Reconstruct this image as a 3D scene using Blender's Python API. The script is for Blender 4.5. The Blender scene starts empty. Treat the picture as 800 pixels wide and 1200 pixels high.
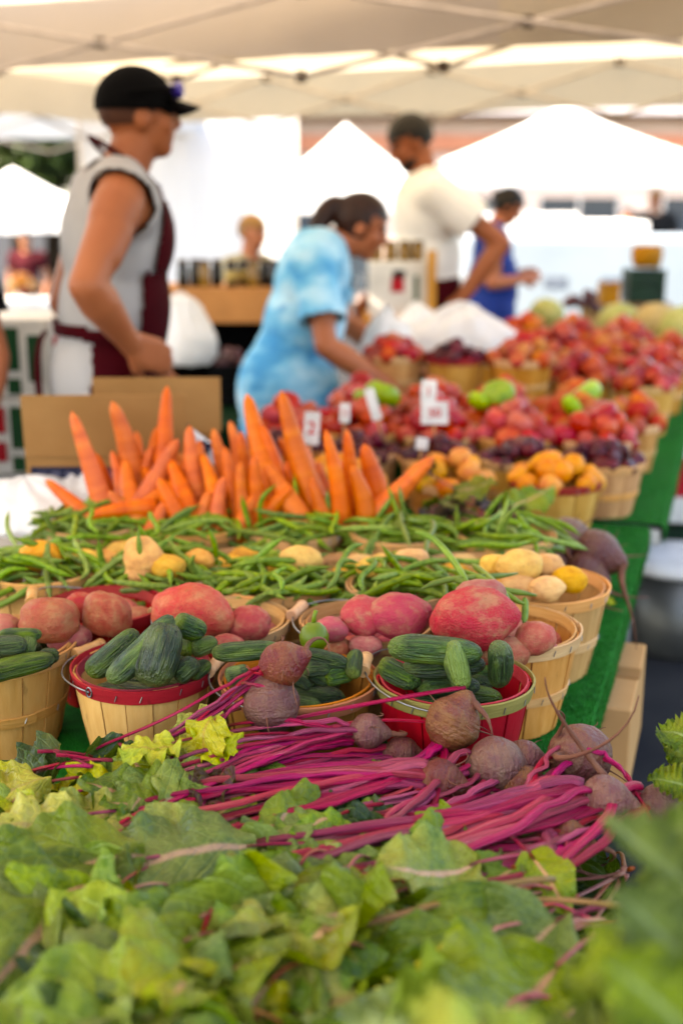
import bpy, bmesh, math, random
import numpy as np
from mathutils import Vector, Matrix, noise, Quaternion
random.seed(7)
R = math.radians
scene = bpy.context.scene
COL = scene.collection

# ------------------------------------------------------------------ camera
PITCH, YAW, CAMH, F = R(14.6), R(18), 1.54, 1400.0
cam_d = bpy.data.cameras.new('camera'); cam = bpy.data.objects.new('camera', cam_d); COL.objects.link(cam)
cam.location = (0, 0, CAMH); cam.rotation_euler = (math.pi/2 - PITCH, 0, YAW)
cam_d.sensor_fit = 'VERTICAL'; cam_d.sensor_height = 36; cam_d.lens = 36*F/1200
cam_d.clip_start = 0.05; cam_d.clip_end = 800
cam_d.dof.use_dof = True; cam_d.dof.focus_distance = 1.53; cam_d.dof.aperture_fstop = 2.3
scene.camera = cam

def ray(px, py):
    x = (px-400)/F; y = (600-py)/F
    f = math.cos(PITCH)+y*math.sin(PITCH); u = -math.sin(PITCH)+y*math.cos(PITCH)
    return Vector((x*math.cos(YAW)-f*math.sin(YAW), x*math.sin(YAW)+f*math.cos(YAW), u)), f
def W(px, py, z):            # a spot of the photograph at a known height
    a, f = ray(px, py); return Vector((0, 0, CAMH)) + a*((z-CAMH)/a.z)
def WD(px, py, D):           # ... at a known distance
    a, f = ray(px, py); return Vector((0, 0, CAMH)) + a*(D/f)
CR = Vector((math.cos(YAW), math.sin(YAW), 0)); CF = Vector((-math.sin(YAW), math.cos(YAW), 0))

# ------------------------------------------------------------------ objects
def tag(o, label=None, cat=None, group=None, kind=None):
    if label: o['label'] = label
    if cat: o['category'] = cat
    if group: o['group'] = group
    if kind: o['kind'] = kind
    return o
def link(name, me, parent=None, mat=None, loc=None, M=None):
    o = bpy.data.objects.new(name, me); COL.objects.link(o)
    if mat is not None: me.materials.append(mat)
    if parent is not None: o.parent = parent
    if M is not None: o.matrix_local = M
    elif loc is not None: o.location = loc
    return o
def empty(name, loc, rz=0, label=None, cat=None, group=None):
    o = bpy.data.objects.new(name, None); COL.objects.link(o)
    o.location = loc; o.rotation_euler = (0, 0, rz); o.empty_display_size = .05
    return tag(o, label, cat, group)
def children_of(o): return [c for c in bpy.data.objects if c.parent == o]
def copy_tree(o, parent=None, kids=None):
    c = o.copy(); COL.objects.link(c)
    if parent: c.parent = parent
    for ch in list(o.children): copy_tree(ch, c)
    return c

class MB:
    def __init__(s): s.v=[]; s.f=[]; s.m=[]; s.uv={}; s.mi=0
    def add(s, vs, fs, uvs=None):
        b=len(s.v); s.v += [tuple(v) for v in vs]
        for k, f in enumerate(fs):
            if uvs is not None: s.uv[len(s.f)] = [uvs[i] for i in f]
            s.f.append(tuple(b+i for i in f)); s.m.append(s.mi)
    def box(s, c, size, rz=0, Rm=None):
        hx,hy,hz=[q/2 for q in size]; M = Rm if Rm is not None else Matrix.Rotation(rz,3,'Z'); c=Vector(c)
        vs=[c+M@Vector((x*hx,y*hy,z*hz)) for x in(-1,1) for y in(-1,1) for z in(-1,1)]
        s.add(vs,[(0,1,3,2),(4,6,7,5),(0,4,5,1),(2,3,7,6),(0,2,6,4),(1,5,7,3)])
    def tube(s, path, radii, seg=8, closed=False, flat=1.0, groove=0.0, up=None):
        path=[Vector(p) for p in path]; n=len(path)
        if not hasattr(radii,'__len__'): radii=[radii]*n
        t0=(path[1]-path[0]).normalized()
        ref=Vector(up) if up else (Vector((0,0,1)) if abs(t0.z)<.9 else Vector((1,0,0)))
        nrm=(ref-t0*ref.dot(t0)).normalized(); vs=[]; uvs=[]
        L=0; tot=sum((path[i+1]-path[i]).length for i in range(n-1)) or 1
        for i in range(n):
            if closed: t=(path[(i+1)%n]-path[i-1]).normalized()
            else: t=(path[min(i+1,n-1)]-path[max(i-1,0)]).normalized()
            nrm=(nrm-t*nrm.dot(t)).normalized(); bn=t.cross(nrm)
            if i>0: L+=(path[i]-path[i-1]).length
            for k in range(seg):
                a=2*math.pi*k/seg; r=radii[i]
                g=1-groove*max(0,math.cos(a))**4
                vs.append(path[i]+nrm*(math.cos(a)*r*flat*g)+bn*(math.sin(a)*r*g)); uvs.append((k/seg,L/tot))
        fs=[]; m=n if closed else n-1
        for i in range(m):
            for k in range(seg):
                a=i*seg+k; b=i*seg+(k+1)%seg; c=((i+1)%n)*seg+(k+1)%seg; d=((i+1)%n)*seg+k
                fs.append((a,b,c,d))
        if not closed: fs.append(tuple(range(seg-1,-1,-1))); fs.append(tuple((n-1)*seg+k for k in range(seg)))
        s.add(vs,fs,uvs)
    def lathe(s, prof, seg=24, c=(0,0,0), M=None):
        c=Vector(c); vs=[]; uvs=[]; n=len(prof)
        for i,(r,z) in enumerate(prof):
            for k in range(seg):
                a=2*math.pi*k/seg; p=Vector((r*math.cos(a),r*math.sin(a),z))
                vs.append(c+(M@p if M else p)); uvs.append((k/seg,i/(n-1)))
        fs=[(i*seg+k,i*seg+(k+1)%seg,(i+1)*seg+(k+1)%seg,(i+1)*seg+k) for i in range(n-1) for k in range(seg)]
        fs.append(tuple(range(seg-1,-1,-1))); fs.append(tuple((n-1)*seg+k for k in range(seg)))
        s.add(vs,fs,uvs)
    def cap(s, p0, p1, r0, r1, seg=16):
        p0=Vector(p0); p1=Vector(p1); d=p1-p0; L=d.length; q=Vector((0,0,1)).rotation_difference(d if L>1e-6 else Vector((0,0,1))).to_matrix()
        prof=[(max(1e-4,r0*math.cos(a)), r0*math.sin(a)) for a in [R(-90+15*i) for i in range(0,7)]]+[(max(1e-4,r1*math.cos(a)), L+r1*math.sin(a)) for a in [R(15*i) for i in range(0,7)]]
        s.lathe(prof,seg,p0,q)
    def ell(s, c, rad, M=None, seg=24):
        M3=(M if M is not None else Matrix.Identity(3))@Matrix.Diagonal(Vector(rad))
        prof=[(max(1e-4,math.cos(R(a))),math.sin(R(a))) for a in range(-90,91,12)]
        s.lathe(prof,seg,c,M3)
    def mesh(s, name, mats=(), smooth=True):
        me=bpy.data.meshes.new(name); me.from_pydata(s.v,[],s.f)
        for m in mats: me.materials.append(m)
        if len(mats)>1: me.polygons.foreach_set('material_index',s.m)
        if s.uv:
            ul=me.uv_layers.new(name='UVMap'); li=0
            for fi,f in enumerate(s.f):
                u=s.uv.get(fi)
                for k in range(len(f)):
                    if u: ul.data[li].uv=u[k]
                    li+=1
        if smooth: me.polygons.foreach_set('use_smooth',[True]*len(s.f))
        me.validate(); me.update(); return me
    def build(s, name, mats, parent=None, loc=None, smooth=True, M=None):
        if not isinstance(mats,(list,tuple)): mats=[mats]
        return link(name, s.mesh(name,mats,smooth), parent, None, loc, M)
def smooth_by_angle(me, ang=40):
    bm=bmesh.new(); bm.from_mesh(me); ca=math.cos(R(ang))
    for e in bm.edges:
        if len(e.link_faces)==2 and e.link_faces[0].normal.dot(e.link_faces[1].normal)<ca: e.smooth=False
    bm.to_mesh(me); bm.free()
def bevel_mesh(me, w=.004, seg=2):
    bm=bmesh.new(); bm.from_mesh(me); bmesh.ops.bevel(bm,geom=bm.edges[:],offset=w,segments=seg,profile=.6,affect='EDGES'); bm.to_mesh(me); bm.free()

# ------------------------------------------------------------------ materials
def G(c): return tuple(max(0,x)**1.45 for x in c)
class N:
    def __init__(s,name):
        s.mat=bpy.data.materials.new(name); s.mat.use_nodes=True; s.t=s.mat.node_tree; s.t.nodes.clear()
        s.out=s.t.nodes.new('ShaderNodeOutputMaterial')
    def n(s,typ,**kw):
        nd=s.t.nodes.new(typ)
        for k,v in kw.items():
            if k.startswith('_'): setattr(nd,k[1:],v)
            else: s.set(nd.inputs[k.replace('__',' ')] if not k.isdigit() else nd.inputs[int(k)],v)
        return nd
    def set(s,inp,v):
        if hasattr(v,'is_linked') or isinstance(v,bpy.types.NodeSocket): s.t.links.new(v,inp)
        else:
            if isinstance(v,(tuple,list)) and len(v)==3 and inp.type=='RGBA': v=(*G(v),1)
            inp.default_value=v
    def coord(s,kind='Object',scale=(1,1,1)):
        c=s.n('ShaderNodeTexCoord'); m=s.n('ShaderNodeMapping',Vector=c.outputs[kind]); m.inputs['Scale'].default_value=scale
        oi=s.n('ShaderNodeObjectInfo'); v=s.n('ShaderNodeVectorMath',_operation='ADD'); s.t.links.new(m.outputs[0],v.inputs[0])
        k=s.n('ShaderNodeMath',_operation='MULTIPLY'); s.t.links.new(oi.outputs['Random'],k.inputs[0]); k.inputs[1].default_value=37.0
        s.t.links.new(k.outputs[0],v.inputs[1]); return v.outputs[0]
    def noise(s,vec,scale,detail=3,rough=.55):
        return s.n('ShaderNodeTexNoise',Vector=vec,Scale=scale,Detail=detail,Roughness=rough).outputs['Fac']
    def ramp(s,fac,stops,interp='LINEAR'):
        r=s.n('ShaderNodeValToRGB',Fac=fac); e=r.color_ramp.elements; r.color_ramp.interpolation=interp
        while len(e)<len(stops): e.new(.5)
        for i,(p,c) in enumerate(stops):
            e[i].position=p; e[i].color=(*G(c),1) if isinstance(c,(tuple,list)) else (c,c,c,1)
        return r.outputs[0]
    def mix(s,fac,a,b,blend='MIX'):
        m=s.n('ShaderNodeMix',_data_type='RGBA',_blend_type=blend); s.set(m.inputs[0],fac); s.set(m.inputs[6],a); s.set(m.inputs[7],b); return m.outputs[2]
    def math(s,op,a,b=0.0,clamp=False):
        m=s.n('ShaderNodeMath',_operation=op); m.use_clamp=clamp; s.set(m.inputs[0],a); s.set(m.inputs[1],b); return m.outputs[0]
    def rnd(s): return s.n('ShaderNodeObjectInfo').outputs['Random']
    def vary(s,col,hue=.01,sat=.1,val=.25):
        r=s.rnd(); hs=s.n('ShaderNodeHueSaturation',Color=col)
        def rng(x,a,b,k):
            f=s.math('FRACT',s.math('MULTIPLY',x,k)); return s.math('ADD',s.math('MULTIPLY',f,b-a),a)
        s.set(hs.inputs['Hue'],rng(r,.5-hue,.5+hue,7.13)); s.set(hs.inputs['Saturation'],rng(r,1-sat,1+sat,13.7)); s.set(hs.inputs['Value'],rng(r,1-val,1+val,3.3))
        return hs.outputs[0]
    def bump(s,h,strength=.3,dist=.01):
        return s.n('ShaderNodeBump',Height=h,Strength=strength,Distance=dist).outputs[0]
    def fin(s,col,rough=.5,normal=None,transl=0,tcol=None,spec=.5,metal=0,sss=0,sheen=0,coat=0):
        p=s.n('ShaderNodeBsdfPrincipled'); s.set(p.inputs['Base Color'],col); s.set(p.inputs['Roughness'],rough)
        p.inputs['Specular IOR Level'].default_value=(spec if spec!=.5 else (.05 if isinstance(rough,(int,float)) and rough>=.75 else .22)); p.inputs['Metallic'].default_value=metal
        if sss: p.inputs['Subsurface Weight'].default_value=sss; p.inputs['Subsurface Radius'].default_value=(.01,.004,.002); p.inputs['Subsurface Scale'].default_value=1
        if sheen: p.inputs['Sheen Weight'].default_value=sheen
        if coat: p.inputs['Coat Weight'].default_value=coat; p.inputs['Coat Roughness'].default_value=.15
        if normal is not None: s.set(p.inputs['Normal'],normal)
        o=p.outputs[0]
        if transl:
            t=s.n('ShaderNodeBsdfTranslucent'); s.set(t.inputs['Color'],tcol if tcol is not None else col)
            m=s.n('ShaderNodeMixShader'); m.inputs[0].default_value=transl; s.t.links.new(o,m.inputs[1]); s.t.links.new(t.outputs[0],m.inputs[2]); o=m.outputs[0]
        s.t.links.new(o,s.out.inputs[0]); return s.mat
def pm(name,c1,c2=None,scale=8,rough=.5,bump=0,bscale=40,vary=None,stretch=(1,1,1),lo=.35,hi=.65,**kw):
    n=N(name); v=n.coord('Object',stretch); c2=c2 or tuple(q*.8 for q in c1)
    col=n.ramp(n.noise(v,scale,4),[(lo,c1),(hi,c2)])
    if vary: col=n.vary(col,*vary)
    nb=n.bump(n.noise(v,bscale,4),bump,.005) if bump else None
    return n.fin(col,rough,nb,**kw)

def m_cucumber(name='cucumber_skin', light=0.0):
    n=N(name); v=n.coord('Object',(7,7,1.1)); v2=n.coord('Object',(1,1,1))
    st=n.noise(v,1.6,3); c=n.ramp(st,[(.3,(.022,.052,.018)),(.52,(.050,.100,.026)),(.72,(.13,.20,.050))])
    big=n.noise(v2,1.5,2); c=n.mix(n.ramp(big,[(.50-light*.3,0.0),(.72-light*.3,.85)]),c,(.19,.26,.045))
    z=n.n('ShaderNodeSeparateXYZ',Vector=n.n('ShaderNodeTexCoord').outputs['Object']).outputs[2]
    c=n.mix(n.ramp(n.math('ADD',z,.5),[(.0,.75),(.22,0.0)]),c,(.20,.25,.05))
    vo=n.n('ShaderNodeTexVoronoi',Vector=n.coord('Object',(1,1,2.2)),Scale=13.0)
    c=n.mix(n.ramp(vo.outputs['Distance'],[(.04,.5),(.12,0.0)]),c,(.26,.31,.12))
    dust=n.noise(v2,22,4); c=n.mix(n.ramp(dust,[(.56,0.0),(.80,.42)]),c,(.30,.29,.16))
    c=n.vary(c,.012,.15,.3)
    h=n.math('ADD',n.math('MULTIPLY',n.ramp(vo.outputs['Distance'],[(0,1.0),(.25,0.0)]),.8),n.math('MULTIPLY',st,.9))
    return n.fin(c,n.ramp(n.noise(v2,9,2),[(.3,.30),(.7,.5)]),n.bump(h,.6,.02),spec=.3)
def m_potato(name,c1,c2,c3,val=.2):
    n=N(name); v=n.coord('Object'); a=n.noise(v,2.2,4,.6); c=n.ramp(n.noise(v,3.2,5,.65),[(.33,c1),(.5,c2),(.66,c3)])
    sp=n.noise(v,22,4); c=n.mix(n.ramp(sp,[(.58,0.0),(.72,.55)]),c,(.30,.17,.09))
    vo=n.n('ShaderNodeTexVoronoi',Vector=v,Scale=17.0); c=n.mix(n.ramp(vo.outputs['Distance'],[(.04,.85),(.12,0.0)]),c,(.13,.06,.04))
    net=n.noise(v,60,3); c=n.mix(n.ramp(net,[(.5,0.0),(.75,.35)]),c,(.42,.28,.18))
    c=n.vary(c,.012,.12,val)
    return n.fin(c,n.ramp(a,[(.3,.45),(.7,.65)]),n.bump(n.math('ADD',n.noise(v,30,4),n.math('MULTIPLY',n.noise(v,5,3),1.2)),.35,.03))
def m_beet():
    n=N('beet_skin'); v=n.coord('Object'); a=n.noise(v,2.0,5,.65)
    c=n.ramp(a,[(.30,(.17,.034,.038)),(.47,(.20,.062,.048)),(.6,(.24,.115,.062)),(.75,(.14,.026,.034))])
    z=n.coord('Object',(1,1,9)); ring=n.noise(z,1.2,2); c=n.mix(n.ramp(ring,[(.55,0.0),(.7,.45)]),c,(.27,.17,.09))
    c=n.mix(n.ramp(n.noise(v,38,3),[(.55,0.0),(.75,.5)]),c,(.33,.21,.11)); c=n.vary(c,.01,.15,.22)
    return n.fin(c,n.ramp(a,[(.3,.38),(.7,.6)]),n.bump(n.math('ADD',n.noise(v,16,5),ring),.4,.03),spec=.4)
def m_stalk():
    n=N('beet_stalk'); tc=n.n('ShaderNodeTexCoord'); mp=n.n('ShaderNodeMapping',Vector=tc.outputs['UV']); mp.inputs['Scale'].default_value=(9,1.3,1)
    oi=n.rnd(); ad=n.n('ShaderNodeVectorMath',_operation='ADD'); n.t.links.new(mp.outputs[0],ad.inputs[0]); n.t.links.new(n.math('MULTIPLY',oi,31.0),ad.inputs[1])
    s=n.noise(ad.outputs[0],1.6,4,.6); y=n.n('ShaderNodeSeparateXYZ',Vector=tc.outputs['UV']).outputs[1]
    base=n.ramp(y,[(0,(.40,.004,.095)),(.45,(.44,.007,.115)),(.85,(.37,.03,.09)),(1,(.28,.12,.06))])
    pale=n.ramp(y,[(0,(.60,.09,.28)),(.6,(.70,.33,.34)),(1,(.46,.38,.16))])
    c=n.mix(n.ramp(s,[(.53,0.0),(.78,.7)]),base,pale); c=n.mix(n.ramp(s,[(.28,.9),(.44,0.0)]),c,(.10,.004,.022)); c=n.vary(c,.015,.15,.3)
    return n.fin(c,.33,n.bump(s,.7,.008),spec=.18)
def m_leaf(name,c1,c2,vein=(.30,.05,.10),veinmix=.7,transl=.20,age=.25,sage=(.30,.28,.03)):
    n=N(name); tc=n.n('ShaderNodeTexCoord'); sp=n.n('ShaderNodeSeparateXYZ',Vector=tc.outputs['UV']); u=sp.outputs[0]; vv=sp.outputs[1]
    au=n.math('ABSOLUTE',n.math('SUBTRACT',u,.5))
    v=n.coord('Object'); a=n.noise(v,14,4,.6); c=n.ramp(a,[(.35,c1),(.65,c2)])
    yel=n.math('ADD',n.noise(v,7,2),n.math('MULTIPLY',n.math('SUBTRACT',n.rnd(),.5),.5)); c=n.mix(n.ramp(yel,[(.62-age*.3,0.0),(.85-age*.3,.85)]),c,sage)
    ph=n.math('SUBTRACT',n.math('MULTIPLY',vv,7.0),n.math('MULTIPLY',au,5.5)); ph=n.math('ADD',ph,n.math('MULTIPLY',n.noise(v,9,2),.8))
    tri=n.math('ABSOLUTE',n.math('SUBTRACT',n.math('FRACT',ph),.5)); side=n.ramp(tri,[(0.0,1.0),(.11,0.0)])
    fine=n.n('ShaderNodeTexVoronoi',Vector=v,Scale=95.0,_feature='DISTANCE_TO_EDGE').outputs['Distance']; fv=n.ramp(fine,[(0.0,.35),(.12,0.0)])
    mid=n.ramp(au,[(.016,1.0),(.045,0.0)])
    pv=n.mix(.5,c,(.34,.42,.12)); c=n.mix(n.math('MULTIPLY',side,.55),c,pv); c=n.mix(fv,c,tuple(q*1.35 for q in c2))
    c=n.mix(n.math('MULTIPLY',mid,veinmix),c,vein); 
    c=n.mix(n.ramp(n.noise(v,60,3),[(.68,0.0),(.78,.6)]),c,(.12,.08,.03)); c=n.vary(c,.012,.12,.3)
    h=n.math('SUBTRACT',n.math('MULTIPLY',a,.8),n.math('ADD',side,n.math('MULTIPLY',fv,.8)))
    return n.fin(c,.38,n.bump(h,.42,.007),spec=.24,transl=transl,tcol=n.mix(.4,c,(.35,.45,.03)))
def m_wood(name,c1,c2,vert=True,val=.12,rough=.62):
    n=N(name); v=n.coord('Object',(26,26,2.2) if vert else (5,5,70)); a=n.noise(v,3,5,.6); c=n.ramp(a,[(.3,c1),(.7,c2)])
    isl=n.n('ShaderNodeNewGeometry').outputs['Random Per Island']; c=n.mix(n.ramp(isl,[(.0,0.0),(.45,.15),(1.0,.7)]),c,tuple(q*w for q,w in zip(c1,(.80,.70,.62))))
    kn=n.noise(n.coord('Object',(40,40,14)),1.3,3); c=n.mix(n.ramp(kn,[(.66,0.0),(.76,.55)]),c,tuple(q*.4 for q in c1))
    b=n.noise(n.coord('Object'),9,2); c=n.mix(n.ramp(b,[(.35,.0),(.75,.45)]),c,tuple(q*.70 for q in c1)); c=n.vary(c,.008,.1,val)
    return n.fin(c,rough,n.bump(a,.35,.004))
def m_carrot():
    n=N('carrot_skin'); v=n.coord('Object',(1,1,22)); a=n.noise(v,1.6,4,.6); c=n.ramp(a,[(.3,(.54,.145,.004)),(.55,(.66,.205,.006)),(.72,(.68,.25,.02))])
    b=n.noise(n.coord('Object'),5,3); c=n.mix(n.ramp(b,[(.55,0.0),(.8,.5)]),c,(.50,.12,.008)); c=n.vary(c,.004,.04,.12)
    return n.fin(c,.45,n.bump(a,.35,.01))
def m_fabric(name,c,tc,tr=.4,wr=.3):
    n=N(name); v=n.coord('Object'); a=n.noise(v,2.2,4); col=n.ramp(a,[(.3,c),(.7,tuple(q*.93 for q in c))])
    return n.fin(col,.7,n.bump(n.noise(n.coord('Object',(1,1,.4)),3.5,3),wr,.06),transl=tr,tcol=tc,spec=.2)

MT=dict(
 cuke=m_cucumber(), cuke_light=m_cucumber('cucumber_pale_skin',.75),
 red_potato=m_potato('red_potato_skin',(.46,.10,.085),(.50,.17,.12),(.52,.28,.17)),
 pink_potato=m_potato('pink_potato_skin',(.50,.075,.125),(.50,.12,.135),(.50,.26,.18),.08),
 brown_potato=m_potato('brown_red_potato_skin',(.48,.14,.12),(.49,.21,.145),(.50,.29,.18)),
 yellow_potato=m_potato('yellow_potato_skin',(.78,.52,.18),(.74,.46,.14),(.64,.36,.11),.1),
 beet=m_beet(), stalk=m_stalk(), stalk_dull=pm('dull_leaf_stalk',(.36,.10,.10),(.42,.22,.14),30,.45,.3,60,(.02,.2,.3)),
 root=pm('beet_root_tail',(.20,.09,.06),(.27,.14,.09),30,.7,.3,80),
 leaf=m_leaf('beet_leaf_green',(.115,.19,.024),(.275,.335,.062),vein=(.62,.38,.28)),
 leaf_yellow=m_leaf('beet_leaf_yellow',(.34,.38,.03),(.46,.45,.06),vein=(.42,.30,.08),age=.5,sage=(.45,.38,.03)),
 leaf_shaded=m_leaf('beet_leaf_shaded',(.035,.075,.018),(.075,.125,.028),vein=(.20,.02,.06),age=-.2),  # darkened copy of the green leaf, shade of the heap put into its colour
 leaf_purple=m_leaf('beet_leaf_purple',(.09,.02,.035),(.10,.06,.03),vein=(.3,.02,.1),age=-.2),
 kale=m_leaf('kale_leaf',(.085,.14,.006),(.24,.30,.018),vein=(.30,.36,.16),veinmix=.9,age=.0),
 kale_pale=m_leaf('lettuce_leaf',(.22,.30,.08),(.34,.40,.14),vein=(.5,.52,.3),veinmix=.9,age=.1),
 bean=pm('bean_skin',(.155,.24,.018),(.29,.37,.05),18,.4,.12,60,(.015,.12,.28)),
 carrot=m_carrot(),
 slat=m_wood('basket_slat_wood',(.66,.40,.16),(.78,.52,.25)), slat_tan=m_wood('basket_slat_tan',(.62,.36,.13),(.74,.47,.20)),
 slat_red=m_wood('basket_slat_red',(.52,.025,.015),(.62,.05,.025)), slat_brown=m_wood('basket_slat_brown',(.38,.23,.09),(.48,.31,.13)),
 band_tan=m_wood('band_tan',(.56,.33,.15),(.68,.43,.22),False), band_red=m_wood('band_red',(.40,.012,.020),(.47,.02,.03),False),
 band_orange=m_wood('band_orange',(.52,.22,.07),(.62,.30,.11),False), band_green=m_wood('band_green',(.36,.33,.11),(.44,.39,.15),False),
 band_natural=m_wood('band_natural',(.66,.40,.19),(.78,.52,.27),False),
 steel=pm('galvanised_steel',(.42,.42,.42),(.3,.3,.3),20,.35,metal=.9), grip=m_wood('grip_wood',(.62,.38,.19),(.72,.50,.29),True,.1,.5),
)
# ------------------------------------------------------------------ sky and sun
world=bpy.data.worlds.new('World'); scene.world=world; world.use_nodes=True
wt=world.node_tree; bg=wt.nodes['Background']; sky=wt.nodes.new('ShaderNodeTexSky'); sky.sky_type='NISHITA'; sky.sun_disc=False
SUN=Vector((-.50,-.52,1.15)).normalized()
sky.sun_elevation=math.asin(SUN.z); sky.sun_rotation=math.atan2(SUN.x,SUN.y); sky.air_density=1.0; sky.dust_density=2.0
wt.links.new(sky.outputs[0],bg.inputs[0]); bg.inputs[1].default_value=.15
sl=bpy.data.lights.new('sun','SUN'); sl.energy=5.0; sl.angle=R(.55); sl.color=(1,.93,.82); so=bpy.data.objects.new('sun',sl); COL.objects.link(so)
so.rotation_euler=SUN.to_track_quat('Z','Y').to_euler(); so.location=(-3,-3,8)
vs=scene.view_settings; vs.view_transform='Standard'; vs.look='None'; vs.gamma=1; vs.exposure=2.86; vs.use_curve_mapping=False
vs.use_white_balance=True; vs.white_balance_temperature=7700; vs.white_balance_tint=10
cy=scene.cycles; cy.use_denoising=True; cy.max_bounces=8; cy.diffuse_bounces=3; cy.transmission_bounces=6; cy.transparent_max_bounces=6; cy.sample_clamp_indirect=6
cy.caustics_reflective=False; cy.caustics_refractive=False

# ------------------------------------------------------------------ ground
m_asphalt=pm('asphalt',(.050,.050,.056),(.075,.073,.074),3,.85,.5,120)
g=MB(); xs=[-400,-60,-20,-8,-3,0,3,8,20,60,400]; ys=[-60,-10,0,4,7.5,12,20,30,60,140,500]
def gz(y): return 0 if y<7.5 else -.045*(min(y,40)-7.5)
vv=[(x,y,gz(y)) for y in ys for x in xs]; nx=len(xs)
g.add(vv,[(j*nx+i,j*nx+i+1,(j+1)*nx+i+1,(j+1)*nx+i) for j in range(len(ys)-1) for i in range(nx-1)])
tag(g.build('ground',m_asphalt),kind='structure')

# ------------------------------------------------------------------ tables and turf
m_turf=pm('turf_green',(.014,.165,.030),(.024,.23,.045),60,.8,.8,300); m_blade=pm('turf_blade',(.018,.19,.03),(.04,.28,.06),40,.6)
m_tabletop=pm('folding_table_plastic',(.62,.61,.58),rough=.5); m_legm=pm('table_leg_steel',(.30,.30,.31),rough=.4,metal=.6)
def table(x0,x1,y0,y1,z,label,mt=None):
    t=empty('folding_table',((x0+x1)/2,(y0+y1)/2,0),0,label,'table')
    b=MB(); b.box((0,0,z-.025),(x1-x0,y1-y0,.04)); me=b.mesh('table_top',[mt or m_tabletop],False); bevel_mesh(me,.008); link('table_top',me,t)
    for sx in(-1,1):
        for sy in(-1,1):
            l=MB(); px=sx*((x1-x0)/2-.08); py=sy*((y1-y0)/2-.12); l.tube([(px,py,z-.046),(px,py,.01)],.014,10); l.build('leg',m_legm,t)
    return t
TZ=.76
table(-1.25,-.165,.30,2.92,TZ-.008,'long folding table under green turf carrying beets and baskets in the foreground')
table(-1.27,-.130,2.96,5.0,TZ-.008,'folding table under green turf carrying the tomato and plum baskets')
table(-1.27,-.130,5.05,7.2,TZ-.008,'farthest folding table carrying peaches and melons')
table(-2.05,-1.29,1.55,2.66,TZ-.008,'side table behind the carrots holding an open cardboard carton')
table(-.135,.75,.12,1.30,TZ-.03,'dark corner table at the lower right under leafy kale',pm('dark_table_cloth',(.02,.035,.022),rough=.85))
def turf(x0,x1,y0,y1,z,label,blades):
    b=MB(); nxx=14; nyy=max(8,int((y1-y0)/.08)); P=[]
    sec=[(x1+.006,z-.055),(x1+.007,z-.02),(x1+.004,z-.002),(x1-.004,z+.004)]
    xsn=[x1-.03]+[x1-.03-(x1-.03-x0)*i/(nxx-1) for i in range(1,nxx)]
    for j in range(nyy+1):
        y=y0+(y1-y0)*j/nyy; w=.004*noise.noise(Vector((0,y*6,z)))
        P+= [(sx+w*1.5,y,sz+w) for sx,sz in sec]+[(x,y,z+.004+.0025*noise.noise(Vector((x*5,y*5,1)))) for x in xsn]
    m=len(sec)+nxx
    b.add(P,[(j*m+i,j*m+i+1,(j+1)*m+i+1,(j+1)*m+i) for j in range(nyy) for i in range(m-1)])
    o=b.build('artificial_turf',m_turf); tag(o,label,'artificial turf')
    if blades:
        rb=random.Random(5); gb=MB(); V=[];Fc=[]
        for k in range(blades):
            y=y0+(y1-y0)*rb.random(); x=x1-.33*rb.random()**1.3
            if rb.random()<.22: px,pz,dx,dz=x1+.004,z-.055*rb.random(),.006,.004
            else: px,pz,dx,dz=x,z+.002,0,.0085
            a=rb.random()*6.28; w=.0011; h=rb.uniform(.6,1.2); i=len(V); lx=rb.uniform(-.004,.004); ly=rb.uniform(-.004,.004)
            V+=[(px-w*math.cos(a),y-w*math.sin(a),pz),(px+w*math.cos(a),y+w*math.sin(a),pz),(px+dx*h+lx,y+ly,pz+dz*h)]; Fc.append((i,i+1,i+2))
        gb.add(V,Fc); t=gb.build('turf_pile',m_blade,o,smooth=False); tag(t,kind='stuff')
    return o
turf(-1.26,-.160,.32,2.93,TZ,'bright green artificial turf runner with a torn far edge beside the potato baskets',42000)
turf(-1.26,-.128,2.95,7.18,TZ+.004,'second length of bright green turf under the tomatoes and peaches',26000)

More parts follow.
